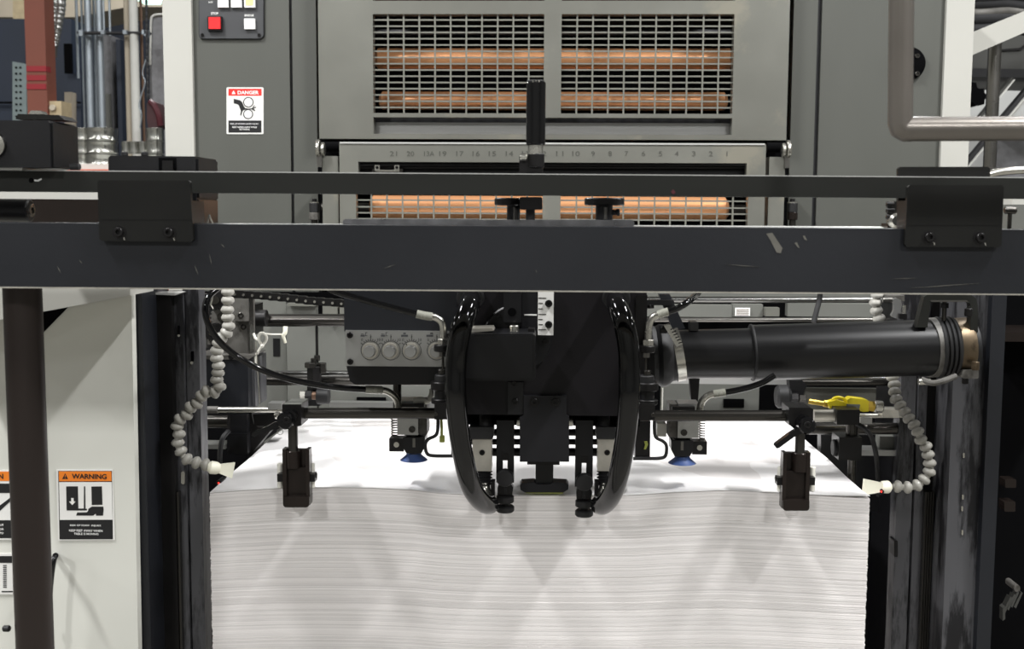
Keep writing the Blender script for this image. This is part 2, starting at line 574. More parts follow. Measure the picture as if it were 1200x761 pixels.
grille(ug, 436.5, 638, 16, 133.5, 11, 16, YG + 0.004)
grille(ug, 657.5, 860.5, 16, 133.5, 11, 16, YG + 0.004)
for (xc, yc, r, Y, xa, xb, lab) in ((0, 69, 12.2, 2.31, 440, 858, 'topmost of the three copper rollers, seen through the upper wire grid'),
                                    (0, 118, 10.5, 2.33, 445, 852, 'slimmer copper roller low in the upper wire grid windows'),
                                    (0, 243, 14.0, 2.13, 434, 853, 'copper roller behind the lower wire grid, seen between the two cross bars')):
    t = T('copper_roller', lab, 'roller', 'copper rollers')
    rr = r * S(Y)
    a, b_ = P(xa, yc, Y), P(xb, yc, Y)
    b_.z = a.z
    L = (b_ - a).length
    obj('roller_body', lathe([(rr * 0.6, 0), (rr, 0.006), (rr, L - 0.006), (rr * 0.6, L)], a, b_ - a, 40), copper, t)
    obj('shaft_end', cyl(a - Vector((0.09, 0, 0)), a, rr * 0.4, 14), dark_shaft, t, label='dark shaft end')
    obj('shaft_end', cyl(b_, b_ + Vector((0.09, 0, 0)), rr * 0.4, 14), dark_shaft, t, label='dark shaft end')

# lower guard with the zone numbers
lg = T('lower_roller_guard', 'grey lower guard stamped with a row of zone numbers above a long dark slot', 'guard')
YL = 2.0
obj('guard_plate', plate_holes((398, 168.5, 896.5, 275), [(420, 190.5, 874.5, 205), (417, 226, 636, 268), (657, 226, 877, 268)], YL, 0.02), guard_grey, lg)
obj('top_edge', bx(398, 167.2, 896.5, 169.2, YL - 0.002, 0.026), rail_alu, lg, label='worn top edge with the light on it painted in')
obj('slot_back', bx(412, 186, 882, 209, YL + 0.03, 0.004), satin_black, lg)
obj('slot_rail', hcyl(420, 874, 196, 3, YL + 0.024, 10), oxide, lg)
grille(lg, 417, 636, 226, 268, 12, 6, YL + 0.004, yoff=(235, 243, 250, 257))
grille(lg, 657, 877, 226, 268, 12, 6, YL + 0.004, yoff=(235.5, 243.5, 250.5, 258))
for x, s in ((852, '1'), (833, '2'), (813, '3'), (793, '4'), (774, '5'), (754, '6'), (734, '7'), (715, '8'), (695, '9'), (675, '10'), (656, '11'),
             (636, '12'), (616, '13'), (597, '14'), (577, '15'), (558, '16'), (539, '17'), (519, '19'), (503, '13A'), (481, '20'), (461, '21')):
    text(s, x, 180.2, YL - 0.0006, 5.6, stamp_dark, lg, wpx=(None if s == '1' else 4 if len(s) == 1 else 8.5 if len(s) == 2 else 12))
bk = T('slot_bracket', 'small bright bracket with two screws at one end of the dark numbered slot', 'bracket')
obj('bridge', bx(440, 199, 468, 201.5, YL + 0.012, 0.004, 0.0006), zinc, bk)
for x in (442, 465):
    obj('lug', bx(x - 3, 193.5, x + 3, 199.5, YL + 0.011, 0.006, 0.0008), zinc, bk)
    screw(x, 196.4, YL + 0.0105, 1.7, bk)
for x in (438, 470):
    obj('foot', bx(x - 2, 198, x + 2, 204, YL + 0.012, 0.02, 0.0006), dark_shaft, bk)

# hinge ends either side of the lower guard
for sgn, xo, lab in ((1, 0, 'grey guard arm with a polished pin beside the first end of the stamped numbers, left'),
                     (-1, 1, 'grey guard arm with a polished pin at the right end of the stamped numbers')):
    X = (lambda x: x) if sgn == 1 else (lambda x: 1297 - x)
    t = T('guard_arm', lab, 'hinge', 'guard hinge arms')

    def sb(x0, y0, x1, y1, *a, **k):
        xa, xb = sorted((X(x0), X(x1)))
        dy = 0 if sgn == 1 else 1.0
        return bx(xa, y0 + dy, xb, y1 + dy, *a, **k)
    obj('arm_plate', sb(378, 183, 396.5, 275, YL + 0.005, 0.195, 0.001), guard_grey, t)
    obj('gap_backing', sb(374.5, 163, 400, 276, YL + 0.202, 0.01), deep_black, t)
    y0 = 174 if sgn == 1 else 175
    a = P(X(371.0), y0, YL)
    obj('pin_head', cyl(a, a + Vector((sgn * 0.0065, 0, 0)), 10.5 * S(YL), 24, ch=0.0015), zinc, t, label='bright pin head')
    a = P(X(376.5), y0 + 1, YL)
    obj('pin_collar', cyl(a, a + Vector((sgn * 0.006, 0, 0)), 8.0 * S(YL), 24, ch=0.0015), zinc, t)
    obj('pin_arm', sb(371.5, 176, 377, 196, YL - 0.004, 0.008, 0.001), shaft, t)
    a = P(X(380), y0 - 2, YL + 0.03)
    obj('pin_shaft', cyl(a, a + Vector((sgn * 0.027, 0, 0)), 6 * S(YL), 14), deep_black, t)
    v = T('oil_fitting', 'small black capped fitting with a tan base, in the gap %s the lower guard' % ('left of' if sgn == 1 else 'right of'), 'fitting', 'oil fittings')
    xc = X(368.5)
    obj('base', vcyl(xc, 249, 258 + 0, 6.2, YL + 0.02, 18, 0.001), casting if sgn == 1 else brown_black, v)
    obj('cap', vcyl(xc, 238, 249, 6.0, YL + 0.02, 18, 0.001), rubber, v)
    obj('cap_ring', vcyl(xc, 236.8, 238.2, 5.4, YL + 0.02, 18), zinc, v)
    obj('nipple', vcyl(xc, 233, 237, 3, YL + 0.02, 12, 0.0006), oxide, v)
    obj('foot_block', vcyl(xc, 258, 275, 4, YL + 0.02, 12), dark_shaft, v)

# control panel on the left grey panel
cp = T('control_panel', 'dark grey press control panel with red STOP button and white keys', 'control panel')
YC = YP - 0.006
obj('panel_plate', slab(rrect(233.5, -60, 308.5, 45, 5), YC, 0.006, 0.0006), panel_grey, cp)
obj('panel_rim', slab(rrect(232.8, -61, 309.6, 46, 5.6), YC + 0.002, 0.004), dark_seam, cp)
for x0, x1, m, lab in ((255, 267.3, white_btn, 'white key, first in the top row'), (270.5, 283, white_btn, 'white key, middle of the top row'), (286, 298.6, white_btn, 'amber-lit white key')):
    k = obj('key', bx(x0, -5, x1, 8.6, YC - 0.006, 0.006, 0.0008), m, cp, label=lab)
    if 'amber' in lab:
        obj('key_lens', bx(x0 + 1.8, -4, x1 - 2, 6.2, YC - 0.0066, 0.002, 0.0004), amber_btn, k)
kf = obj('stop_bezel', bx(243, 19.2, 259.8, 36, YC - 0.007, 0.007, 0.0008), satin_black, cp)
obj('stop_button', bx(244.4, 20, 258, 33.8, YC - 0.011, 0.006, 0.0012), red_btn, kf, label='red square stop button')
obj('key', bx(286, 21.6, 298.6, 34, YC - 0.006, 0.006, 0.0008), white_btn, cp, label='white key under the lettering BRIDGE')
text('STOP', 251.6, 15.7, YC - 0.0006, 2.7, print_white, cp, wpx=8.6, bold=0.02)
text('BRIDGE', 292, 18, YC - 0.0006, 2.3, print_white, cp, wpx=10.6, bold=0.02)
text('SAFE', 246.7, 2.4, YC - 0.0006, 1.9, print_white, cp, wpx=5, bold=0.01)
for x, y in ((237.3, 41.2), (304, 41.4)):
    screw(x, y, YC, 2.1, cp)


# ------------------------------------------------------------------ printed signs
def sign(name, label, q, Y, white, items, d=0.0008):
    """q maps crop coordinates to pixels; items: (kind, colour, shape...) stacked towards the viewer"""
    t = T(name, label, 'sign')
    obj('backing', slab([q(*p) for p in white], Y, d, 0.0), sign_face, t)
    for it in items:
        n, m, lay, pts = it[:4]
        obj(n, slab([q(*p) for p in pts], Y - lay * 0.00022, 0.0002), m, t)
    return t


qd = lambda x, y: (255 + x / 10.87, 95 + y / 10.87)
Yd = YP - 0.0012
ds = sign('danger_sign', 'small DANGER sign with a hand caught between two rollers', qd, Yd, rrect(113, 80, 585, 677, 16),
          [('header', print_red, 1, [(138, 98), (560, 98), (560, 187), (138, 187)]),
           ('footer', print_black, 1, [(138, 503), (558, 503), (558, 658), (138, 658)]),
           ('alert_triangle', print_white, 2, [(178, 166), (228, 166), (203, 122)]),
           ('hand_symbol', print_black, 1, [(205, 226), (285, 245), (312, 268), (332, 318), (352, 345), (400, 351), (440, 345), (466, 306), (473, 318), (456, 340), (489, 326), (490, 340), (462, 352), (479, 373), (471, 384), (434, 362), (350, 367), (326, 374), (316, 388), (301, 440), (287, 436), (297, 380), (270, 312), (252, 296), (205, 286)]),
           ('roller_symbol', print_black, 2, circ(392, 270, 66, 32)), ('roller_symbol', print_black, 2, circ(389, 422, 63, 32)),
           ('roller_face', print_white, 3, circ(392, 270, 54, 32)), ('roller_face', print_white, 3, circ(389, 422, 51, 32))])
x, y = qd(390, 147)
text('DANGER', x, y, Yd - 0.0006, 4.3, print_white, ds, wpx=24.8, bold=0.03)
for s, cx, cy, wd in (('RISK OF SEVERE HAND INJURY', 343, 548, 33.5), ('KEEP HANDS AWAY WHILE', 343, 588, 29), ('ROTATING', 343, 616, 11.6)):
    x, y = qd(cx, cy)
    text(s, x, y, Yd - 0.0006, 1.9, print_white, ds, wpx=wd, bold=0.015)

# ------------------------------------------------------------------ cross bars in front
beam = T('front_beam', 'wide dark navy cross beam running the full width in front', 'beam')
YB = 0.95


def longbar(x0, yt0, yb0, x1, yt1, yb1, Y, d, bev):
    return slab([(x0, yt0), (x1, yt1), (x1, yb1), (x0, yb0)], Y, d, bev)


obj('beam_body', longbar(-260, 259.4, 334.9, 1460, 271.4, 347.1, YB, 0.07, 0.0012), navy, beam)
obj('beam_lip', longbar(-260, 334.4, 336.0, 1460, 346.6, 347.9, YB - 0.0006, 0.07, 0.0002), worn_alu, beam, label='worn bare lower edge')
sc_wear = [((898, 274), (905, 273), (917, 291), (915, 297), (910, 296), (903, 282)), ((941, 277), (943, 276), (946, 282), (943, 281)), ((931, 285), (934, 284), (937, 291), (935, 290))]
for poly in sc_wear:
    obj('paint_chip', slab(poly, YB - 0.0003, 0.0003), worn_paint, beam, label='pale scrape in the paint')
for x0, y0, x1, y1, wd in ((850, 310, 890, 313, 0.5), (1065, 338, 1150, 332, 0.6), (1045, 327, 1075, 326, 0.45), (228, 311, 232, 322, 0.6), (245, 298, 248, 310, 0.5), (449, 315, 464, 310, 0.5), (67, 312, 71, 320, 0.6), (93, 305, 96, 309, 0.6), (259, 286, 263, 290, 0.6), (628, 316, 629, 320, 0.6)):
    n = Vector((-(y1 - y0), x1 - x0)).normalized() * wd * 0.6
    obj('paint_chip', slab([(x0 + n.x * 0.2, y0 + n.y * 0.2), ((x0 + x1) / 2 + n.x, (y0 + y1) / 2 + n.y), (x1, y1), ((x0 + x1) / 2 - n.x, (y0 + y1) / 2 - n.y)], YB - 0.0003, 0.0003), worn_paint, beam, label='thin scratch in the paint')
b = new_bm()
q_ = [P(244, 268.5, 1.035), P(1053, 274.5, 1.035), P(1053, 265.6, 1.085), P(244, 261.6, 1.085)]
q_[2].x, q_[3].x = q_[1].x, q_[0].x
vt = [b.verts.new(v) for v in q_]
vb = [b.verts.new(v - Vector((0, 0, 0.012))) for v in q_]
b.faces.new(vt)
b.faces.new(vb[::-1])
for i in range(4):
    b.faces.new((vt[i], vb[i], vb[(i + 1) % 4], vt[(i + 1) % 4]))
tb = obj('aluminium_strip', b, rail_alu)
tag(tb, 'bright aluminium strip lying just behind the top of the wide navy beam', 'rail')
for pts, Y, lab in ((rrect(401.5, 256.8, 560, 265.5, 4, corners=(1, 0, 0, 1)), 1.035, 'long glossy dark cover strip resting on the beam, the longer lower one'),
                    (rrect(535, 257.8, 743.5, 266.6, 4), 1.02, 'glossy dark cover strip with rounded ends resting on the beam below the star knobs')):
    o = obj('cover_strip', slab(pts, Y, 0.03, 0.0028, 3), cover_metal)
    tag(o, lab, 'cover')

sbar = T('scale_bar', 'narrow dark olive cross bar running level above the wide navy beam', 'bar')
YS = 1.0
obj('bar_body', longbar(-260, 198.3, 222.8, 1460, 210.6, 235.0, YS, 0.012, 0.0008), bar_olive, sbar)
obj('top_edge', longbar(-260, 197.3, 198.6, 1460, 209.6, 210.9, YS + 0.0002, 0.0115, 0.0002), rail_alu, sbar, label='worn top edge with the light on it painted in')  # pale strip paints the light on the worn, rounded edge
obj('hole', slab(circ(36.5, 211.5, 3, 16), YS - 0.0004, 0.001), deep_black, sbar, label='small drilled hole')
obj('paint_mark', slab([(40, 210.5), (44, 211), (48.5, 208.8), (49, 210.5), (45, 212.8), (40.5, 212.6)], YS - 0.0004, 0.0005), pale_panel, sbar, label='pale blue-white dab of paint')
obj('red_mark', slab([(786, 225), (789, 222), (792, 226), (789, 228)], YS - 0.0003, 0.0005), dark_red, sbar, label='faint dark red mark')

# clamp plates
for (q, scr, lab) in (([(114, 214), (116, 211.4), (221, 211.8), (222.6, 214), (226.5, 281), (224.5, 283.6), (119, 282.6), (116.5, 280)], ((139.5, 272), (198, 272.5)), 'black clamp plate with two screws joining both cross bars, above the warning sign'),
                      ([(1064, 219.5), (1066.5, 217), (1175, 217.2), (1176.5, 220), (1173.5, 287.5), (1171, 290), (1062.5, 289.5), (1060.3, 286.5)], ((1089, 278), (1148.8, 278.5)), 'black clamp plate with two screws joining both cross bars, beneath the bent bronze pipe')):
    t = T('clamp_plate', lab, 'plate', 'clamp plates')
    YK = YB - 0.006
    obj('plate', slab(q, YK, 0.005, 0.0009), plate_black, t)
    xl, xr = min(p[0] for p in q), max(p[0] for p in q)
    yb = max(p[1] for p in q)
    obj('fold_line', slab([(xl + 3, yb - 26.6), (xr - 2.5, yb - 26.2), (xr - 2.5, yb - 25.8), (xl + 3, yb - 26.0)], YK - 0.0002, 0.0003), oxide, t, label='faint fold line across the plate')
    for x, y in scr:
        obj('washer', slab(circ(x, y + 0.6, 8.0, 24), YK - 0.0004, 0.0006), oxide, t)
        screw(x, y, YK, 5.4, t, h=0.8)
        obj('screw_mark', slab([(x + 4.4, y + 5.5), (x + 6.4, y + 6.5), (x + 7, y + 9.6), (x + 5.6, y + 9.4)], YK - 0.0004, 0.0005), zinc, t, label='small bright mark beside the screw')  # same small bright mark beside every screw
    obj('spacer', bx(xl + 12, 235, xr - 8, 262 if xl < 600 else 270, YB + 0.012, 0.05, 0.001), plate_black, t)
o = obj('back_plate', slab([(1052.5, 198), (1055, 195.7), (1158, 195.5), (1160.5, 198), (1160.5, 236), (1052.5, 236)], YS + 0.014, 0.005, 0.0008), plate_black)
tag(o, 'dark plate standing up behind the narrow bar, over the clamp plate under the bronze pipe', 'plate')

# left sensor housings
sh = T('sensor_housing', 'black sensor box with a round chrome lens sitting on the narrow bar', 'sensor')
YH = 0.985
obj('housing', slab([(-62, 141), (55.5, 141), (58, 144), (59.5, 196.5), (-62, 196.5)], YH, 0.056, 0.0022, 3), satin_black, sh)
q_ = P(58.5, 170, YH)
obj('side_cover', box3((q_.x - 0.002, YH + 0.003, P(58, 195.5, YH).z), (q_.x + 0.0018, YH + 0.055, P(58, 143.5, YH).z), 0.0008), satin_black, sh)
obj('lid', slab([(21, 133.5), (68, 134.8), (75.5, 140.6), (18, 139.6)], YH + 0.018, 0.03, 0.0006), plate_black, sh)
obj('lid_bolt', slab([(36, 129.6), (47, 129.8), (50, 133.8), (33, 133.8)], YH + 0.025, 0.012, 0.0008), zinc, sh)
c = P(-8, 170, YH)
ln = obj('lens_ring', lathe([(0.0105, 0.001), (0.0105, -0.002), (0.0112, -0.003), (0.0118, -0.001), (0.0118, 0.004)], c, (0, 1, 0), 32), chrome, sh, label='chrome ring')
obj('lens', lathe([(0.0005, -0.0012), (0.006, -0.001), (0.0105, 0.0)], c, (0, 1, 0), 28), zinc, ln, label='shiny lens')
obj('stud', hcyl(82, 94, 195.6, 4, YH + 0.02, 14, 0.0006), rubber, sh)
o = obj('shim_plate', bx(-62, 196.4, 26, 199.5, YH + 0.005, 0.12), rail_alu, sh, label='bright shim under the box')

jb = T('switch_box', 'black switch box with a cut-out and two studs behind the narrow bar', 'switch box')
YJ = 1.03
obj('box_body', slab([(127, 185), (129.5, 182.4), (229, 183.4), (230.5, 262), (127, 262)], YJ, 0.064, 0.0015), satin_black, jb)
q_ = P(230.3, 222, YJ)
obj('box_end', box3((q_.x - 0.002, YJ + 0.003, P(230, 232, YJ).z), (q_.x + 0.0015, YJ + 0.062, P(230, 186, YJ).z), 0.0006), satin_black, jb)
obj('box_foot', box3((q_.x - 0.002, YJ + 0.003, P(230, 262, YJ).z), (q_.x + 0.001, YJ + 0.062, P(230, 234, YJ).z), 0.0006), brown_black, jb)
obj('cut_out', bx(186, 185, 206.5, 203, YJ - 0.0006, 0.004), deep_black, jb)
obj('latch', slab([(190, 188.2), (202.5, 188.2), (202.5, 203), (190, 203)], YJ - 0.002, 0.004, 0.0006), oxide, jb)
for x in (146, 169.5):
    obj('stud', vcyl(x, 178, 183, 4, YJ + 0.03, 16, 0.0006), rubber, jb)
obj('loose_wire', tube(pix_path([(243, 262, YJ), (244.5, 254, YJ - 0.004), (245.5, 252, YJ - 0.005), (246.5, 256, YJ - 0.004), (249.5, 262, YJ)]), 0.0007, 8), zinc, jb)
o = obj('white_ledge', longbar(-62, 224.0, 232.6, 120, 225.0, 234.0, 1.35, 0.05, 0.002), white_paint)
tag(o, 'narrow white painted ledge showing between the bars beside the clamp plate', 'ledge')
o = obj('dark_channel', longbar(-62, 232.6, 280, 120, 234.0, 280, 1.33, 0.05, 0.001), brown_black)
tag(o, 'dark brown metal channel beneath the narrow white ledge', 'channel')
cyo = T('black_spacer_tube', 'short black tube with a recessed screw end lying between the two cross bars', 'tube')
a = P(36.5, 246.8, 1.04)
obj('tube_body', cyl(P(-62, 246, 1.04), a, 13.4 * S(1.04), 28, ch=0.0012), satin_black, cyo)
obj('end_screw', lathe([(0.003, -0.002), (0.0032, 0.0014), (0.0056, 0.0014), (0.006, 0.0)], a, (1, 0, 0), 18), shaft, cyo)

# right latch details beside the right clamp
lt = T('latch_fitting', 'small steel latch with three bolts and a round disc beside the far clamp plate', 'latch')
obj('latch_plate', bx(1047, 236, 1061, 268, 1.06, 0.02, 0.001), shaft, lt)
for y in (240, 247, 254.5):
    obj('bolt', hcyl(1038.5, 1048, y, 3.6, 1.06, 12, 0.0008), oxide, lt)
obj('disc', lathe([(0.0005, -0.003), (0.0045, -0.003), (0.007, -0.001), (0.007, 0.004)], P(1050.5, 259, 1.055), (0, 1, 0), 22), zinc, lt)
obj('disc_stem', bx(1040, 262, 1060, 270, 1.065, 0.02), dark_shaft, lt)
r2 = T('end_bracket', 'grey end bracket with a single bolt beyond the far clamp plate', 'bracket')
obj('bracket_plate', bx(1182, 240, 1262, 280, 1.12, 0.03, 0.002), mid_grey, r2)
obj('white_cap', bx(1186, 233, 1262, 240, 1.14, 0.04, 0.002), white_paint, r2)
obj('bolt', hcyl(1177, 1191, 246.5, 4.4, 1.08, 14, 0.001), dark_shaft, r2)
obj('bolt_shank', vcyl(1183, 249, 275, 2.4, 1.08, 12), dark_shaft, r2)

# adjusting lever and star knobs on the narrow bar
lv = T('adjusting_lever', 'upright black handle on a clamp standing above the narrow bar in the centre', 'handle')
YV = 1.035
obj('grip', vcyl(628, 95.5, 170.5, 11.2, YV, 32, 0.0012), gloss_black, lv)
obj('grip_cap', vcyl(627.8, 94.3, 97.2, 10.4, YV, 32, 0.0006), rubber, lv)
for x in (624.6, 628.2, 631.8):
    obj('cap_dot', vcyl(x, 93.9, 96.6, 0.9, YV - 0.0078, 8), zinc, lv)
obj('neck', vcyl(627.5, 170, 181, 9.0, YV, 24), zinc, lv)
obj('hex_collar', vcyl(628.5, 180, 196.5, 10.7, YV, 6, 0.001), oxide, lv)
obj('clamp_block', slab(rrect(608.5, 181.5, 636, 211, 3, corners=(1, 0, 0, 0)), YV - 0.004, 0.03, 0.001), oxide, lv)
obj('clamp_pin', hcyl(609.5, 618, 184.5, 4.6, YV - 0.006, 16, 0.001), zinc, lv, label='bright clamp pin')
obj('lower_collar', slab(rrect(609, 231, 635.5, 245.8, 2), YV - 0.008, 0.028, 0.001), oxide, lv)
obj('stem', vcyl(621.5, 245, 268, 5.4, YV - 0.002, 20), satin_black, lv)
for (x0, x1, xs0, xs1, yb, kn, lab) in ((579.5, 611, 594, 609.5, 260.5, None, 'flat black hand knob under the narrow bar, close to the central handle'),
                                        (685, 731.5, 698, 718, 258, 1, 'wide black hand knob with a small side screw beneath the narrow bar')):
    t = T('hand_knob', lab, 'knob', 'hand knobs')
    xm = (xs0 + xs1) / 2
    xk = (x0 + x1) / 2
    obj('knob_head', vcyl(xk, 232, 241, (x1 - x0) / 2, YV + 0.02 if kn is None else YV, 28, 0.001), oxide, t)
    obj('knob_shaft', vcyl(xm, 240, yb, (xs1 - xs0) / 2, YV + 0.02 if kn is None else YV, 22, 0.0006), satin_black, t)
    obj('shaft_key', vcyl(xm + 1.5, 243, yb - 1, 2.2, (YV + 0.02 if kn is None else YV) - (xs1 - xs0) / 2 * S(YV), 8), shaft, t)
    if kn:
        obj('side_screw', hcyl(716, 726, 249, 3.2, YV, 12, 0.0008), rubber, t)
        obj('side_screw_head', hcyl(721.5, 726.5, 249, 4.0, YV, 12, 0.0008), rubber, t)

# bent bronze pipe, upper right
bp = T('bent_pipe', 'grey-bronze guard pipe bent at a mitred corner, nearest the viewer', 'pipe')
YR = 0.85
rp = 13.9 * S(YR)
cx_, cy_ = 1054.5, 151.5
b = new_bm()
pts = [P(1060.5, -420, YR), P(cx_, cy_ - 9, YR), P(cx_ + 2.5, cy_ - 2.8, YR), P(cx_ + 9, cy_, YR), P(1262, 151, YR)]
obj('pipe_upright', tube([pts[0], P(cx_ + 0.4, cy_ - 6, YR), P(cx_ + 1.6, cy_ - 1.5, YR), P(cx_ + 6, cy_ + 0.5, YR), P(cx_ + 13, cy_ + 0.4, YR)], rp, 32, smooth=False), pipe_bronze, bp)
obj('pipe_rail', cyl(P(cx_ + 3, cy_, YR), P(1700, 148, YR), rp * 1.0, 32), pipe_bronze, bp)
kb = T('round_boss', 'black round boss with screws half hidden behind the bent bronze pipe', 'boss')
c = P(1064, 75, YP)
obj('boss_disc', lathe([(0.0005, -0.012), (0.024, -0.012), (0.0295, -0.0095), (0.0305, -0.006), (0.0305, 0.0)], c, (0, 1, 0), 36), deep_black, kb)
for x, y in ((1075, 65.5), (1075, 86.5)):
    screw(x, y, YP - 0.012, 2.8, kb, dark_shaft)

# ------------------------------------------------------------------ left cabinet, pole and frame uprights
YW = 1.20
cab = T('side_cabinet', 'off-white control cabinet carrying the foot-injury sign under a sloping hood', 'cabinet')
obj('cabinet_face', slab([(-90, 300), (153.5, 300), (154, 345), (162.5, 790), (-90, 790)], YW, 0.012, 0.002), cab_white, cab)
q_ = P(138, 345, 1.6)
obj('cabinet_body', box3((P(-90, 345, 1.2).x, YW + 0.012, 0.0), (q_.x, 1.7, P(0, 300, YW).z)), cab_white, cab)
obj('hood', slab([(-90, 272), (152.5, 272), (152.5, 346.5), (45, 366.5), (-90, 392)], YW - 0.07, 0.068, 0.002), white_paint, cab)
obj('vent_opening', slab([(20, 371), (79, 360.5), (46, 394.5), (20, 420)], YW - 0.0015, 0.003), deep_black, cab, label='dark opening beneath the hood')
hd = T('cabinet_handle', 'curved black handle on the white cabinet, low beside the dark pole', 'handle')
obj('handle_bar', tube(pix_path([(64.5, 652, YW - 0.025), (62, 660, YW - 0.03), (59, 685, YW - 0.03), (57, 720, YW - 0.03), (56, 760, YW - 0.03), (56, 790, YW - 0.03)]), lambda t: (0.0032 if t > 0.06 else 0.0028), 14), gloss_black, hd)
obj('handle_root', cyl(P(65, 651, YW + 0.002), P(65, 651.5, YW - 0.027), 0.003, 14), gloss_black, hd)
obj('handle_collar', hcyl(50, 60.5, 739, 5, YW - 0.03, 16, 0.001), gloss_black, hd)

qw = lambda x, y: (60 + x / 7.61, 540 + y / 7.61)
Yw = YW - 0.0012
ws = sign('warning_sign', 'orange WARNING sign about foot injury on the white cabinet', qw, Yw,
          [(45, 80), (548, 78), (567, 710), (62, 714)],
          [('rim', print_black, 1, [(62, 93), (541, 93), (550, 702), (74, 704)]),
           ('header', print_orange, 2, [(68, 97), (536, 97), (538, 184), (70, 185)]),
           ('field', sign_face, 2, [(70, 193), (539, 192), (546, 528), (77, 530)]),
           ('alert_triangle', print_black, 3, [(98, 165), (150, 165), (124, 114)]),
           ('alert_mark', print_orange, 4, [(121, 130), (127, 130), (125.5, 151), (122.5, 151)]),
           ('alert_mark', print_orange, 4, [(121.5, 154), (126.5, 154), (126.5, 159), (121.5, 159)]),
           ('press_symbol', print_black, 3, [(133, 231), (238, 230), (242, 428), (290, 428), (292, 231), (303, 231), (306, 430), (318, 430), (318, 446), (137, 446)]),
           ('arrow_symbol', sign_face, 4, [(178, 335), (199, 335), (200, 366), (217, 366), (188, 398), (159, 366), (178, 366)]),
           ('leg_symbol', print_black, 3, [(358, 232), (452, 231), (457, 395), (362, 397)]),
           ('shoe_symbol', print_black, 3, [(330, 432), (362, 411), (464, 411), (468, 436), (462, 492), (400, 492), (397, 474), (374, 492), (222, 491), (232, 464), (318, 462), (330, 448)])])
x, y = qw(339, 142)
text('WARNING', x, y, Yw - 0.0008, 6.3, print_black, ws, wpx=42.6, bold=0.03)
for s, cx, cy, wd in (('RISK OF FOOT  INJURY.', 308, 581, 38.6), ('KEEP FEET AWAY WHEN', 309, 626, 41.2), ('TABLE IS MOVING', 312, 655, 30)):
    x, y = qw(cx, cy)
    text(s, x, y, Yw - 0.0008, 2.7, print_white, ws, wpx=wd, bold=0.015)
q1 = lambda x, y: (x, y)
w2 = sign('warning_sign', 'second orange sign mostly hidden behind the dark pole', q1, Yw, [(-44, 551), (24, 551), (26, 633), (-42, 633)],
          [('header', print_orange, 1, [(-42, 553), (22, 553), (22, 564), (-42, 564)]), ('symbol', print_black, 1, [(-42, 567), (22, 567), (22, 578), (-42, 578)]),
           ('symbol', print_black, 1, [(-10, 600), (-2, 594), (14, 582), (14, 586), (0, 599), (-10, 605)]),
           ('footer', print_black, 1, [(-40, 610), (24, 610), (24, 631), (-40, 631)])])
text('N', 1, 558.5, Yw - 0.0005, 6.3, print_black, w2, bold=0.03)
for s, y in (('UT', 615.5), ('OR', 620.5), ('PO', 625)):
    text(s, 2.0, y, Yw - 0.0005, 2.5, print_white, w2, bold=0.01)
bl = sign('barcode_label', 'white label with a barcode under a black band, half behind the pole', q1, Yw, [(-40, 649), (14, 649), (15, 697), (-39, 697)],
          [('band', print_black, 1, [(-40, 652), (14, 652), (14, 660), (-40, 660)]), ('rule', print_black, 1, [(2, 693), (15, 693), (15, 694.4), (2, 694.4)])])
b = new_bm()
for i in range(12):
    yy = 662.5 + i * 2.3
    slab([(3.6, yy), (7.6, yy), (7.6, yy + 1.2), (3.6, yy + 1.2)], Yw - 0.0003, 0.0003, bm=b)
obj('barcode', b, panel_grey, bl, kind='stuff')

pl = T('front_pole', 'dark brown upright pole in front of the white cabinet', 'pole')
pa, pb = P(21.5, 300, 0.99), P(21.5, 560, 0.99)
obj('pole_tube', cyl((pa.x + 0.0025, 0.99, 0.0), (pa.x + 0.0025, 0.99, pa.z + 0.015), 22.2 * S(0.99), 36), pole_mat, pl)
obj('pole_foot', cyl((pa.x + 0.0025, 0.99, 0.0), (pa.x + 0.0025, 0.99, 0.012), 0.04, 36, ch=0.002), pole_mat, pl)
o = obj('pole_clip', hcyl(3.5, 12, 737, 4, 0.985, 14, 0.001), rubber, pl)


def upright(name, x0, x1, y, Y, d, mat, parent, y0=None, bev=0.0012, **k):
    top = P((x0 + x1) / 2, y0 if y0 is not None else 330, Y).z
    return obj(name, box3((P(x0, y, Y).x, Y, 0.0), (P(x1, y, Y).x, Y + d, top), bev), mat, parent, **k)


lf = T('frame_upright', 'dark greasy steel lifting frame upright standing beside the white cabinet', 'frame')
upright('cover_edge', 158, 171.5, 550, 1.215, 0.05, navy, lf, 300)
upright('steel_edge', 171.8, 184.5, 550, 1.25, 0.05, dirty_steel, lf, 300)
upright('rail_channel', 184.6, 205, 550, 1.26, 0.05, oxide, lf, 344)
upright('channel_cap', 178, 213, 445, 1.262, 0.045, rail_alu, lf, 343.2, 0.0, label='bright cap edge') if False else None
upright('guide_post', 205.3, 218.5, 550, 1.27, 0.025, dirty_steel, lf, 344)
upright('guide_gap', 218.5, 221.2, 550, 1.29, 0.01, deep_black, lf, 300)
upright('guide_post', 221.2, 236.5, 550, 1.275, 0.025, dirty_steel, lf, 300)
obj('cap_edge', slab([(170, 343.2), (213, 343.2), (205, 346.4), (176, 345.2)], 1.258, 0.03), rail_alu, lf, label='bright capped top of the channel')
for i in range(4):
    upright('extrusion_rib', 201 + i * 3.0, 203.2 + i * 3.0, 700, 1.262, 0.008, dark_shaft, lf, 577, 0.0004)
obj('nut_plate', slab(rrect(212.2, 553, 216.4, 568, 2), 1.268, 0.003), zinc, lf, label='small bright oval insert')
obj('keyhole', slab(rrect(223.5, 412, 226.8, 424, 1), 1.2735, 0.002), deep_black, lf)
obj('keyhole_pin', slab(circ(224.6, 425.5, 1.8, 12), 1.2732, 0.002), zinc, lf)
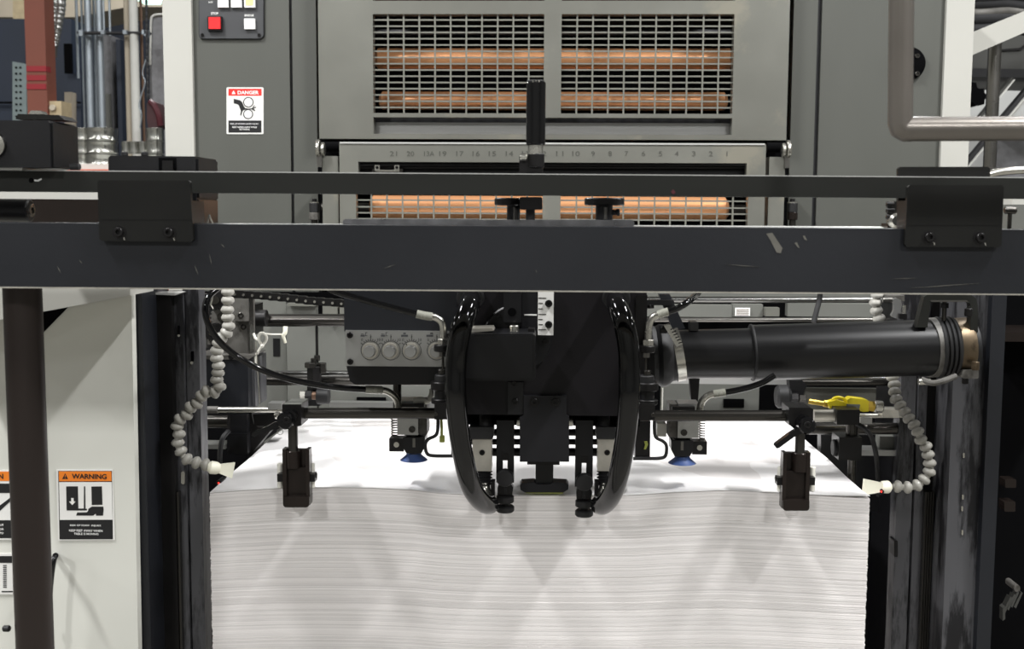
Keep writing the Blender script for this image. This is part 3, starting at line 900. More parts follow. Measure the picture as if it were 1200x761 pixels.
obj('keyhole', slab(rrect(208, 382, 210.5, 394, 1), 1.2685, 0.002), deep_black, lf)
obj('keyhole_pin', slab(circ(209.4, 393.5, 1.6, 12), 1.2682, 0.002), zinc, lf)
obj('side_plate', slab([(235, 622), (241, 624), (241, 690), (236, 760), (235, 760)], 1.29, 0.03), oxide, lf)

rf = T('frame_upright', 'dark greasy steel lifting frame upright beyond the black air pipe', 'frame')
upright('guide_post', 1052, 1070, 550, 1.41, 0.025, dirty_steel, rf, 345)
upright('guide_gap', 1070, 1073, 550, 1.425, 0.01, deep_black, rf, 345)
upright('guide_post', 1073, 1083, 550, 1.405, 0.025, dirty_steel, rf, 345)
for i in range(4):
    upright('extrusion_rib', 1079.5 + i * 2.8, 1081.5 + i * 2.8, 700, 1.395, 0.008, dark_shaft, rf, 577, 0.0004)
upright('rail_channel', 1083.2, 1112, 550, 1.41, 0.05, oxide, rf, 345)
upright('steel_post', 1112.5, 1153.5, 550, 1.352, 0.06, dirty_steel, rf, 345)
upright('cover_edge', 1153.8, 1170.5, 550, 1.34, 0.06, navy, rf, 340)
for x, y in ((1129.5, 534), (1128.4, 583), (1127.6, 596.5), (1127.8, 624.5)):
    obj('rivet', slab(rrect(x - 1, y - 3, x + 1, y + 3, 0.9), 1.3505, 0.003), zinc, rf, label='small bright rivet')
obj('side_clip', slab(rrect(1047.8, 634, 1052, 653, 1), 1.405, 0.02), oxide, rf)

# machine side beyond the right frame, its deep shade painted in as black
sd = T('side_housing', 'machine housing at the far right edge, painted near black for its deep shade', 'housing')
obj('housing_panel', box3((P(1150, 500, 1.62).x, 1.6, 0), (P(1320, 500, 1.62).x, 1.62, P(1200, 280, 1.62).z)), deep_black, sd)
obj('cross_rail', bx(1172, 390, 1300, 401, 1.5, 0.1, 0.002), brown_black, sd)
obj('brass_valve', slab(rrect(1178, 562, 1191, 572, 1.5), 1.55, 0.02, 0.001), brown_black, sd)
obj('brass_valve', slab(rrect(1177, 588, 1190, 600, 1.5), 1.55, 0.02, 0.001), brown_black, sd)
gr = T('louvre_block', 'small slanted silver finned block in the dark at the lower right corner', 'block')
for i in range(4):
    dx, dy = i * 4.2, -i * 3.2 + (4 if i == 3 else 0)
    obj('fin', slab([(1175.5 + dx, 717 + dy), (1184 + dx, 700 + dy), (1186 + dx, 701 + dy), (1178 + dx, 719 + dy)], 1.5, 0.012), dark_hood, gr)
obj('fin_edge', slab([(1175.2, 713), (1178, 711), (1178, 726), (1175.2, 728)], 1.498, 0.012), dark_hood, gr)
obj('fin_head', slab(rrect(1188.5, 686, 1195.5, 694, 3), 1.5, 0.03, 0.001), casting, gr)

# ------------------------------------------------------------------ paper pile
YPILE = 1.25
wave_px = [(238, 578.6), (245, 578), (290, 575), (330, 572.6), (380, 571.6), (430, 572), (480, 574), (520, 578.5), (560, 580.6), (620, 581.4), (660, 581.4), (740, 580.8), (800, 577), (850, 575), (900, 577), (950, 580), (985, 582.6), (1020, 584.4), (1030, 584.6)]


def wave(px):
    for (a, ya), (b_, yb) in zip(wave_px, wave_px[1:]):
        if a <= px <= b_:
            t = (px - a) / (b_ - a)
            t = t * t * (3 - 2 * t) * 0.5 + t * 0.5
            return ya + (yb - ya) * t
    return 580


XL, XR = P(245.5, 580, YPILE).x, P(1019.5, 580, YPILE).x
NXP = 48
ZF = [P(245.5 + (1019.5 - 245.5) * i / NXP, wave(245.5 + (1019.5 - 245.5) * i / NXP), YPILE).z for i in range(NXP + 1)]
Z0 = sum(ZF) / len(ZF)
YPB = YPILE + 0.50
rnd = random.Random(4)
pile = T('paper_pile', 'tall pile of white paper sheets filling the feeder table', 'paper')
b = new_bm()


def ply(z_off_top, th, amp, y0, dx, y1=YPB, xa=XL, xb=XR, dz=0.0, relax=False):
    top, bot, topb, botb = [], [], [], []
    for i in range(NXP + 1):
        x = xa + (xb - xa) * i / NXP + dx
        zt = Z0 + (ZF[i] - Z0) * amp - z_off_top + dz
        top.append(b.verts.new((x, y0, zt)))
        bot.append(b.verts.new((x, y0, zt - th)))
        zb = (Z0 - z_off_top + dz) if relax else zt
        topb.append(b.verts.new((x, y1, zb)))
        botb.append(b.verts.new((x, y1, zb - th)))
    for i in range(NXP):
        b.faces.new((top[i], top[i + 1], bot[i + 1], bot[i]))
        b.faces.new((topb[i], botb[i], botb[i + 1], topb[i + 1]))
        b.faces.new((top[i], topb[i], topb[i + 1], top[i + 1]))
        b.faces.new((bot[i], bot[i + 1], botb[i + 1], botb[i]))
    b.faces.new((top[0], bot[0], botb[0], topb[0]))
    b.faces.new((top[-1], topb[-1], botb[-1], bot[-1]))


z = 0.0006
k = 0
while z < 0.30:
    th = rnd.choice((0.0008, 0.0010, 0.0012, 0.0016))
    amp = max(0.6, 1 - z / 0.4)
    gap = rnd.choice((0.00003, 0.00003, 0.00004, 0.00006, 0.00016))
    ply(z, th - gap, amp, YPILE + abs(rnd.gauss(0, 0.0002)), rnd.gauss(0, 0.0003))
    z += th
sheets = obj('sheets', b, paper_edge, pile, kind='stuff')
b = new_bm()
box3((XL + 0.001, YPILE + 0.0012, 0.12), (XR - 0.001, YPB, Z0 - 0.30), bm=b)
obj('lower_stack', b, paper_edge, pile)
b = new_bm()
NYP = 16
grid = []
for j in range(NYP + 1):
    t = j / NYP
    row = []
    for i in range(NXP + 1):
        x = XL + (XR - XL) * i / NXP
        fall = (1 - t) ** 2
        lift = 0.0012 if i > NXP - 4 and j == 0 else 0.0
        row.append(b.verts.new((x + 0.0004, YPILE - 0.0004 + (YPB - YPILE) * t, Z0 + (ZF[i] - Z0) * fall + 0.0006 + 0.0009 * math.sin(i * 0.7 + j * 0.9) * t * (1 - t) * 4 + lift * (i - NXP + 4) / 2)))
    grid.append(row)
for j in range(NYP):
    for i in range(NXP):
        b.faces.new((grid[j][i], grid[j][i + 1], grid[j + 1][i + 1], grid[j + 1][i]))
low = {}
bnd = [e for e in b.edges if len(e.link_faces) == 1]
ret = bmesh.ops.extrude_edge_only(b, edges=bnd)
for v in [g for g in ret['geom'] if isinstance(g, bmesh.types.BMVert)]:
    v.co.z -= 0.0004
obj('top_sheet', b, paper, pile, label='topmost white sheet, one corner lifting')
obj('pile_board', box3((XL - 0.01, YPILE - 0.005, 0.0), (XR + 0.01, YPB + 0.01, 0.12), 0.003), oxide, pile, label='dark board under the paper')


def ztop(Y):
    return Z0


# ------------------------------------------------------------------ jointed coolant-style air lines
def bead_chain(name, label, pts, rpx, mats, nozzle, Y):
    t = T(name, label, 'hose')
    W = [P(*p) for p in pts]
    r = rpx * S(Y)
    meshes = {}
    prof = [(0.44, -1.15), (0.5, -0.82), (0.8, -0.62), (0.97, -0.2), (1.0, 0.08), (0.96, 0.3), (0.74, 0.62), (0.45, 0.8), (0.42, 1.1)]
    for i, p in enumerate(W):
        d = (W[min(i + 1, len(W) - 1)] - W[max(i - 1, 0)]).normalized()
        m = mats[0] if i / len(W) < 0.42 else mats[1]
        if m.name not in meshes:
            bb = lathe([(r * a, r * c * 0.74) for a, c in prof], (0, 0, 0), (0, 0, 1), 18)
            o = obj('bead', bb, m, t)
            meshes[m.name] = (o, WC[o.name].copy())
        else:
            o = twin(meshes[m.name][0], 'bead', p, t)
        o.rotation_mode = 'QUATERNION'
        o.rotation_quaternion = d.to_track_quat('Z', 'Y')
        WC[o.name] = p
    a, c, e = [P(*p) for p in nozzle]
    d = (c - a).normalized()
    obj('nozzle_socket', lathe([(r * 0.6, -r), (r, -r * 0.5), (r * 0.95, r * 0.4), (r * 0.7, r * 0.9)], a, d, 18), ivory, t, label='ivory nozzle socket')
    bb = new_bm()
    up = Vector((0, 0, 1))
    side = d.cross(up).normalized()
    up = side.cross(d)
    L = (e - a).length
    rings = []
    for s, hw, ht in ((0.5, 0.5, 0.5), (1.1, 0.75, 0.4), (L / r, 1.25, 0.22)):
        q = a + d * r * s
        rings.append([bb.verts.new(q + up * r * hw * i + side * r * ht * j) for i, j in ((-1, -1), (1, -1), (1, 1), (-1, 1))])
    for u, v in zip(rings, rings[1:]):
        for i in range(4):
            bb.faces.new((u[i], u[(i + 1) % 4], v[(i + 1) % 4], v[i]))
    bb.faces.new(rings[0][::-1])
    bb.faces.new(rings[-1])
    obj('nozzle', bevel(bb, r * 0.12), ivory, t, label='flat ivory fan nozzle')
    return t


lp = [(267, 322), (267, 333), (267, 342), (267, 352), (266.5, 363), (267, 372), (268, 382), (265.5, 390), (259.5, 396), (256, 403), (254, 411), (254, 420), (256, 428.5), (255.5, 437), (254, 445), (257.5, 453), (251.5, 460), (242, 459), (236, 464.5), (231, 473), (223.5, 477.5), (219, 486), (211, 491.5), (207.5, 499.5), (210, 509), (208.5, 519), (212, 529), (219, 538.5), (230, 542.5), (241, 545)]
bead_chain('jointed_air_line', 'pale beaded air line hanging between the cabinet and the pile, with an ivory nozzle', [(x, y, 1.24) for x, y in lp], 7.9, (bead_light, bead_grey), [(251, 548.5, 1.24), (262, 550, 1.243), (274, 550.5, 1.246)], 1.24)
rp_ = [(1024, 326), (1026, 336), (1028, 346), (1026, 355), (1027, 364), (1030, 373), (1033, 383), (1036, 393), (1039, 403), (1041, 413), (1043, 423), (1044, 433), (1046, 442), (1048, 451), (1048.5, 459.5), (1050, 468), (1055, 475.5), (1060, 483), (1065, 490.5), (1071, 498), (1075.5, 506), (1079, 515.5), (1085, 523.5), (1087.5, 533), (1089.5, 543), (1089, 553), (1083, 562), (1075, 569), (1063.5, 571.5), (1052, 570.5)]
bead_chain('jointed_air_line', 'grey beaded air line curving under the black air pipe to an ivory nozzle', [(x, y, 1.37 - 0.04 * min(1, max(0, (y - 446) / 60))) for x, y in rp_], 7.7, (bead_light, bead_grey), [(1037, 571, 1.325), (1028, 571, 1.32), (1013, 569, 1.31)], 1.32)
for x, y, Y, lab in ((1033, 576.5, 1.318, 'tiny red indicator glowing under the ivory nozzle beyond the pile'), (256, 566.5, 1.29, 'tiny red indicator in the dark gap beside the pile, below the near nozzle')):
    t = T('indicator_lamp', lab, 'indicator')
    obj('holder', slab(circ(x, y, 3.2, 14), Y, 0.02), satin_black, t)
    obj('lens', slab(circ(x, y, 0.9, 12), Y - 0.001, 0.004), led_red, t)

# ------------------------------------------------------------------ suction head over the pile
YHD = 1.19
fh = T('feeder_head', 'dark suction feeder head with a white ruler strip, hanging over the middle of the pile', 'feeder head')
obj('head_body', bx(536, 300, 757, 487, YHD, 0.16, 0.002), head_black, fh)
obj('head_side', bx(744, 346, 757.5, 487, YHD - 0.001, 0.02, 0.001), oxide, fh)
obj('hinge_block', bx(590, 335, 611, 378, YHD - 0.012, 0.014, 0.001), satin_black, fh)
obj('block_hole', slab(circ(600, 366, 5, 22), YHD - 0.0125, 0.002), deep_black, fh)
obj('slide_block', bx(611.5, 335, 630, 392, YHD - 0.008, 0.01, 0.0008), head_plate, fh)
obj('index_mark', bx(614.5, 368.4, 629, 370, YHD - 0.0085, 0.0008), print_white, fh, label='white index line')
rl = obj('ruler_strip', bx(630.3, 335, 648.8, 393, YHD - 0.009, 0.003, 0.0003), sign_face, fh, label='white ruler strip with fine ticks')
for i, y in enumerate((349.5, 355.5, 362, 368.5, 374.5, 380.5, 386.5)):
    obj('tick', bx(631, y - 0.4, 640 if i % 3 == 0 else 636, y + 0.4, YHD - 0.0093, 0.0005), print_black, rl)
for y in (355.8, 380.5):
    screw(643, y, YHD - 0.009, 4.4, rl)
c = P(606, 397, YHD)
obj('round_flange', lathe([(0.001, -0.004), (0.0345, -0.004), (0.036, -0.0025), (0.036, 0.0)], c, (0, 1, 0), 48), satin_black, fh)
for x, y in ((583, 369.5), (639, 400.5)):
    screw(x, y, YHD - 0.004, 3.6, fh)
obj('guide_plate', bx(595, 448, 613, 486, YHD - 0.005, 0.006, 0.0006), satin_black, fh)
screw(604, 471.5, YHD - 0.005, 4.2, fh)
screw(602.5, 450, YHD - 0.005, 3.6, fh)
# centre foot
obj('foot_bracket', slab([(613.5, 464), (664, 464), (664, 487), (667, 489), (667, 541.5), (609, 541.5), (609, 489), (613.5, 487)], YHD - 0.006, 0.02, 0.001), head_plate, fh)
for x in (626, 650.8):
    obj('counterbore', slab(circ(x, 471, 6.3, 26), YHD - 0.0063, 0.002), oxide, fh)
    screw(x, 471.2, YHD - 0.006, 4.4, fh)
ft = obj('presser_foot', slab([(609, 569), (611, 566.6), (626, 565.6), (629, 568), (645, 568), (648, 565.6), (664, 566.6), (666.3, 569), (666, 574), (660, 577.5), (615, 577.5), (610, 574.5)], 1.243, 0.02, 0.001), head_plate, fh, label='grey presser foot standing on the pile edge')
obj('foot_stem', bx(627.6, 538, 648.4, 569, 1.247, 0.014, 0.0008), satin_black, fh)
obj('foot_pad', bx(616, 577.2, 660, 578.6, 1.244, 0.018), lime, ft, label='yellow-green pad under the foot')
obj('foot_arm', bx(618, 500, 656, 545, 1.2, 0.07, 0.001), oxide, fh)
# cross shafts under the head
for y, r, x0, x1 in ((507, 4.2, 548, 728), (518, 3.6, 548, 728), (530, 5, 548, 728)):
    obj('cross_shaft', hcyl(x0, x1, y, r, 1.275, 14), oxide, fh)
obj('under_frame', bx(545, 484, 750, 499, 1.24, 0.08, 0.001), deep_black, fh)
for x in (608.5, 668.5):
    obj('spacer_collar', hcyl(x - 3.2, x + 3.2, 494, 6, 1.235, 16, 0.0006), zinc, fh)

# junction box in front of the head
jx = T('junction_box', 'black rectangular cover box on the front of the feeder head, between hose and ruler', 'box')
obj('box_shell', slab(rrect(537, 391.5, 627.5, 446.5, 4), 1.13, 0.055, 0.0022, 3), satin_black, jx)
obj('front_cover', slab(rrect(540.5, 393.5, 624, 443.5, 3), 1.1285, 0.004, 0.0012), satin_black, jx)
obj('box_label', slab([(541, 385.8), (577, 384.6), (578.5, 388), (537.5, 391)], 1.14, 0.03), worn_alu, jx, label='pale worn plate on top of the box')
obj('cable_gland', vcyl(602.5, 381.5, 392, 5.6, 1.155, 22, 0.0008), zinc, jx)
obj('top_lug', bx(619, 385.5, 626.5, 392, 1.15, 0.02, 0.0006), oxide, jx)

# big black hose loops
for rows, lab in (([(551, 345, 1.195), (551.5, 351, 1.165), (549, 361, 1.125), (542, 380, 1.105), (536.5, 405, 1.10), (534, 435, 1.10), (534.5, 470, 1.10), (538.5, 510, 1.11), (545, 545, 1.125), (552, 570, 1.145), (560, 583.5, 1.165), (568, 590.5, 1.185), (573.5, 591.5, 1.20)],
                   'glossy black hose loop curving past the black junction box down to the sucker'),
                  ([(722, 345, 1.195), (722, 351, 1.165), (724.5, 361, 1.125), (731, 380, 1.105), (736, 405, 1.10), (737.5, 435, 1.10), (737, 470, 1.10), (733.5, 510, 1.11), (727.5, 545, 1.125), (721, 570, 1.145), (714.5, 584, 1.165), (707.5, 591.5, 1.185), (703, 592, 1.20)],
                   'glossy black hose loop curving in front of the black air pipe down to the sucker')):
    t = T('vacuum_hose', lab, 'hose')
    obj('hose_body', tube(pix_path(rows), 12.6 * S(1.11), 26, 6), gloss_black, t)
    x, y, _ = rows[1]
    c = P(x, y - 2, YHD)
    obj('hose_collar', lathe([(0.011, -0.008), (0.0135, -0.008), (0.0145, -0.006), (0.0145, 0.0)], c, (0, 1, 0), 32), rubber, t)

# lifting suckers at the pile edge
YU = 1.215
for sg, xc, lab in ((1, 565, 'lifting sucker with a worn aluminium block, under the junction box'), (-1, 711.5, 'lifting sucker with a worn aluminium block, nearer the air pipe')):
    t = T('lifting_sucker', lab, 'sucker', 'lifting suckers')
    X = (lambda d: xc + sg * d)

    def sx(x0, y0, x1, y1, *a, **k):
        p, q = sorted((X(x0), X(x1)))
        return bx(p, y0, q, y1, *a, **k)
    obj('collar', slab(rrect(min(X(-16), X(13)), 501, max(X(-16), X(13)), 515, 2), YU - 0.008, 0.03, 0.001), rubber, t)
    obj('top_hose', tube(pix_path([(X(4), 503, YU + 0.004), (X(4), 494, YU + 0.004), (X(4), 488, YU + 0.012), (X(4), 484, YU + 0.03)]), 7.6 * S(YU), 18), rubber, t)
    obj('block', sx(-11.5, 515, 11, 552.5, YU - 0.006, 0.024, 0.0008), worn_alu, t, label='worn bare aluminium block')
    screw(X(0), 530.5, YU - 0.006, 3.3, t)
    pr = []
    a, b_ = P(X(2), 551, YU + 0.004), P(X(2), 569, YU + 0.004)
    L = (b_ - a).length
    r = 10.5 * S(YU)
    for i in range(5):
        pr += [(r * 0.72, L * (i + 0.05) / 5), (r, L * (i + 0.5) / 5), (r * 0.72, L * (i + 0.95) / 5)]
    obj('bellows', lathe(pr, a, (0, 0, -1), 24), rubber, t)
    obj('elbow', tube(pix_path([(X(3), 566, YU + 0.002), (X(4), 574, YU), (X(6), 581, YU - 0.004), (X(8), 590, YU - 0.01)]), 6.0 * S(YU), 16), zinc, t, label='bright metal elbow')
    obj('side_guard', sx(10, 566, 14.5, 588, YU - 0.004, 0.018, 0.0008), oxide, t)

# separator fingers with thumb knobs
for xc, dy, lab in ((592, 0, 'slotted black separator finger with thumb knob, nearer the junction box'), (684.5, 5, 'slotted black separator finger with thumb knob, hanging slightly lower, nearer the air pipe')):
    t = T('separator_finger', lab, 'separator', 'separator fingers')
    YF = 1.212
    x0, x1 = xc - 10.4, xc + 10.4
    # arm with a through slot
    arm = plate_holes((x0, 493, x1, 566 + dy), [(xc - 2.8, 540 + dy * 0.6, xc + 2.8, 556 + dy)], YF, 0.006)
    obj('finger_arm', bevel(arm, 0.0005, 1), satin_black, t)
    groove = plate_holes((xc - 4.6, 531 + dy * 0.6, xc + 4.6, 560 + dy), [(xc - 2.8, 540 + dy * 0.6, xc + 2.8, 556 + dy)], YF - 0.0004, 0.001)
    obj('slot_edge', groove, oxide, t)
    c = P(xc, 558.5 + dy, YF)
    obj('thumb_knob', lathe([(0.001, -0.011), (9.2 * S(YF), -0.011), (10.4 * S(YF), -0.0095), (10.4 * S(YF), -0.003), (8 * S(YF), 0)], c, (0, 1, 0), 30), rubber, t)
    obj('hinge_lug', slab([(xc - 7, 566 + dy), (xc + 6, 566 + dy), (xc + 9.5, 572 + dy), (xc + 8.5, 580 + dy), (xc - 9, 580 + dy), (xc - 9, 572 + dy)], YF, 0.012, 0.0008), oxide, t)
    obj('upper_disc', vcyl(xc, 581 + dy, 589 + dy, 10.6, YF + 0.004, 26, 0.001), rubber, t)
    obj('neck', vcyl(xc, 588 + dy, 594 + dy, 5, YF + 0.004, 16), oxide, t)
    obj('lower_knob', vcyl(xc, 592.5 + dy, 600 + dy, 10.9, YF + 0.004, 30, 0.0014), rubber, t)
    obj('front_rib', bx(xc - 1.5, 568 + dy, xc + 2, 580 + dy, YF - 0.003, 0.004), satin_black, t)

# ------------------------------------------------------------------ control block with air valves
YA = 1.20
ab = T('air_control_block', 'dark valve block with a brushed aluminium dial plate and four knobs', 'control block')
obj('block_body', bx(403, 300, 535.5, 389, YA, 0.10, 0.0015), navy, ab)
prof = [(406, 429.5), (524, 429.5), (522, 446), (517, 451), (416, 451), (410, 447)]
obj('lower_cover', slab(prof, YA + 0.004, 0.09, 0.003, 3), satin_black, ab)
fpz = obj('dial_plate', bx(405, 387.8, 526, 429.6, YA - 0.003, 0.004, 0.0004), alu, ab, label='brushed aluminium dial plate')
for x, y in ((410.2, 392.9), (410.6, 424), (527, 393.5)):
    screw(x, y, YA - 0.003, 3.7, ab, h=0.7)
YD = YA - 0.0031
for k, x in enumerate((434.2, 458.0, 482.3, 511.8)):
    y = 411
    obj('dial_ring', lathe([(0.00985, 0.0), (0.00985, -0.0003), (0.0103, -0.0003), (0.0103, 0.0)], P(x, y, YD), (0, 1, 0), 40, caps=False), print_black, fpz)
    kn = obj('dial_knob', lathe([(0.0082, 0.0), (0.0086, -0.003), (0.0082, -0.0042), (0.0068, -0.0045)], P(x, y, YD), (0, 1, 0), 40), worn_alu, ab)
    obj('knob_cap', lathe([(0.0064, -0.003), (0.0062, -0.0125), (0.0056, -0.0135)], P(x, y, YD), (0, 1, 0), 36), alu, kn)
    obj('pointer_dot', slab(circ(x + (-5 if k != 2 else -6), y + (6 if k != 2 else -7), 0.8, 10), YD - 0.0046, 0.0006), print_black, kn)
    for a, L in ((-52, 3), (-36, 2), (-24, 2), (-12, 2), (0, 5.4), (12, 2), (24, 2), (36, 2), (52, 3)):
        s, c_ = math.sin(math.radians(a)), -math.cos(math.radians(a))
        p, q = (x + s * 11.6, y + c_ * 11.6), (x + s * (11.6 + L), y + c_ * (11.6 + L))
        obj('dial_tick', slab([(p[0] - c_ * .3, p[1] + s * .3), (q[0] - c_ * .3, q[1] + s * .3), (q[0] + c_ * .3, q[1] - s * .3), (p[0] + c_ * .3, p[1] - s * .3)], YD - 0.0002, 0.0003), print_black, fpz)
    text('0', x - 10.0, 398.4, YD - 0.0003, 3.2, print_black, fpz)
    text('5', x + 0.2, 394.0, YD - 0.0003, 3.0, print_black, fpz)
    if k < 3:
        text('10', x + 9.8, 398.4, YD - 0.0003, 3.2, print_black, fpz)
    # small pictograms of a sheet, pile and blower
    px, py = x - 8.2, 392.3
    if k < 2:
        b = slab([(px - 3.4, py + 0.6), (px + 1.5, py + 0.6), (px + 1.5, py + 2.4), (px - 3.4, py + 2.4)], YD - 0.0002, 0.0003)
        slab([(px - 3.0, py - 1.0), (px + 0.2, py - 0.8), (px + 1.2, py), (px - 3.0, py)], YD - 0.0002, 0.0003, bm=b)
        slab([(px + 2.0, py - 2.6), (px + 4.4, py - 2.8), (px + 4.4, py - 2.1), (px + 2.7, py - 1.9), (px + 2.7, py + 1.0), (px + 4.6, py + 1.0), (px + 4.6, py + 1.7), (px + 2.0, py + 1.7)], YD - 0.0002, 0.0003, bm=b)
    else:
        b = slab([(px - 4, py + 0.2), (px + 4, py + 0.2), (px + 4, py + 2.6), (px - 4, py + 2.6)], YD - 0.0002, 0.0003)
        ox = 0 if k == 2 else 2.2
        slab([(px + ox - 1.6, py - 2.2), (px + ox + 1.6, py - 2.2), (px + ox + 1.6, py - 0.5), (px + ox - 1.6, py - 0.5)], YD - 0.0002, 0.0003, bm=b)
    obj('pictogram', b, panel_grey, fpz, kind='stuff')
obj('support_leg', vcyl(465.5, 448, 480, 5, YA + 0.06, 16), dark_shaft, ab)

# ------------------------------------------------------------------ rods, clamps and sheet stops
for sg, rodx, clampx, lab in ((1, (352, 512), 343, 'small air controls'), (-1, (765, 930), 938, 'black air pipe')):
    YR_ = 1.22
    yr = 484.6 if sg == 1 else 487.4
    t = T('cross_rod', 'polished dark rod over the pile beneath the %s' % ('dial plate' if sg == 1 else 'black air pipe'), 'rod', None)
    obj('rod_body', hcyl(rodx[0], rodx[1], yr, 6.6, YR_, 24), dark_shaft, t)
    # inner needle valve stack on the rod's end
    xn = 517.5 if sg == 1 else 758.5
    X = (lambda d: xn + sg * d)
    n = T('needle_valve', 'stacked black needle valve at the rod end beside the %s hose loop' % ('first' if sg == 1 else 'far'), 'valve', None)
    n['label'] = ('stacked black needle valve with bright nut, between dial plate and hose loop' if sg == 1 else 'stacked black needle valve with bright nut, between hose loop and rubber cuff')
    YN = 1.178
    yo = 0 if sg == 1 else 1.0
    obj('union_nut', vcyl(X(1.5) if sg == 1 else X(-1), 397 + yo, 404.5 + yo, 6.8, YN, 6, 0.0006), zinc, n)
    obj('flange', vcyl(X(1), 404 + yo, 412 + yo, 10.2, YN, 26, 0.0008), oxide, n)
    obj('lock_nut', vcyl(X(1), 412 + yo, 418 + yo, 4.2, YN, 6), shaft, n)
    obj('needle', vcyl(X(1.6), 417 + yo, 436 + yo, 1.5, YN, 10), dark_shaft, n)
    obj('needle_seat', vcyl(X(0), 433 + yo, 440 + yo, 4.6, YN, 14, 0.0006), dark_shaft, n)
    obj('cap', vcyl(X(1), 439 + yo, 448 + yo, 9.2, YN, 26, 0.0008), rubber, n)
    obj('flange', vcyl(X(0), 447 + yo, 457 + yo, 13.0, YN, 28, 0.001), oxide, n)
    obj('valve_body', vcyl(X(0.5), 456 + yo, 468 + yo, 9, YN, 24), satin_black, n)
    obj('flange', vcyl(X(0), 467 + yo, 473 + yo, 12.4, YN, 28, 0.0008), oxide, n)
    obj('rod_bracket', bx(X(0) - 8.5, 472.5 + yo, X(0) + 9, 492 + yo, YN - 0.014, 0.062, 0.0012), oxide, n)
    screw(X(-6.6), 485.5 + yo, YN - 0.014, 2.6, n, dark_shaft)
    # clamp with ratchet lever
    st = T('sheet_stop', ('dark sheet stop with ratchet lever hanging at the pile corner nearer the white cabinet' if sg == 1 else 'dark sheet stop with ratchet lever hanging below the yellow valve'), 'stop', 'sheet stops')
    if sg == 1:
        blk = [(330.5, 474.5), (353, 474.5), (353, 499), (349, 500), (330.5, 497)]
        top = [(330.5, 474.5), (336, 469.8), (358, 469.8), (353, 474.5)]
        side = [(353, 474.5), (358, 469.8), (358, 493), (353, 499)]
        lev = [(338, 483), (342, 481.5), (346, 484), (347.5, 489), (345.5, 495), (341.5, 499), (335.5, 500), (318, 504.5), (299, 512.4), (295.5, 512), (294.5, 509.5), (297, 506.5), (315, 499), (326, 493), (333, 486)]
        piv = (335, 493)
        xs = 343.5
        y0, yb_ = 0, 0
        hx = 347.5
    else:
        blk = [(924.5, 478), (950, 478), (953, 480), (953, 500.5), (945, 502), (924.5, 498.5)]
        lev = [(938, 489), (942, 487), (947, 490), (950, 496), (950, 500), (946, 505), (940, 508), (930, 513), (913, 525.5), (910, 526), (908.4, 523.5), (909, 521), (925, 509), (933, 504), (937, 498), (936, 493)]
        piv = (945, 498.5)
        xs = 937.5
        hx = 933
    yo = 0 if sg == 1 else 4
    obj('clamp_block', slab(blk, YR_ - 0.018, 0.036, 0.001), oxide, st)
    if sg == 1:
        obj('clamp_lit_top', slab(rrect(332, 473.6, 353, 475.5, 0.8), YR_ - 0.017, 0.036, 0.0004), mid_grey, st)  # paler sliver painted as the light on the block's top face
    obj('ratchet_lever', slab(lev, YR_ - 0.032, 0.009, 0.0022, 3), gloss_black, st, label='glossy black ratchet lever')
    obj('lever_boss', lathe([(0.001, -0.006), (0.0075, -0.006), (0.009, -0.004), (0.009, 0.014)], P(piv[0], piv[1], YR_ - 0.032), (0, 1, 0), 26), gloss_black, st)
    screw(piv[0] + 1, piv[1] - 0.5, YR_ - 0.038, 4, st)
    obj('post', vcyl(xs, 496 + yo * 0.5, 534, 5.8, YR_, 22), dark_shaft, st)
    obj('collar', vcyl(xs, 528 + yo * 0.6, 549 + yo, 8.8, YR_ + 0.002, 26, 0.0008), brown_black, st)
    hw = 15.8 if sg == 1 else 16
    hx = 347 if sg == 1 else 933
    obj('channel_back', bx(hx - hw, 527 + yo, hx + hw, 592 + yo, YR_ + 0.006, 0.008, 0.0008), brown_black, st)
    for q in (-1, 1):
        xa = hx + q * (hw - 2.2)
        obj('channel_side', bx(xa - 2.2, 527 + yo, xa + 2.2, 592 + yo, YR_ - 0.004, 0.014, 0.0006), brown_black, st)
        xb = hx + q * (hw + 2.8)
        obj('nylon_roller', vcyl(xb, 543 + yo, 572 + yo, 3.6, YR_ + 0.012, 16, 0.0008), nylon, st, label='white nylon edge roller')
        obj('roller_clip', bx(xb - 3.6, 556 + yo, xb + 3.4, 565 + yo, YR_ + 0.0, 0.012, 0.0008), oxide, st)
    obj('clip_screw', hcyl(hx + (hw + 4.5) * sg, hx + (hw + 9) * sg, 557.5 + yo, 3.0, YR_ + 0.006, 12, 0.0006) if sg == 1 else hcyl(hx - hw - 9, hx - hw - 4.5, 557.5 + yo, 3.0, YR_ + 0.006, 12, 0.0006), dark_shaft, st)
    obj('front_web', bx(hx - hw + 4, 548 + yo, hx + hw - 4, 588 + yo, YR_ + 0.001, 0.006, 0.0006), brown_black, st)
    obj('bottom_lip', slab(rrect(hx - hw + 0.4, 583 + yo, hx + hw - 0.4, 595 + yo, 4, corners=(0, 0, 1, 1)), YR_ - 0.008, 0.018, 0.0014), brown_black, st)

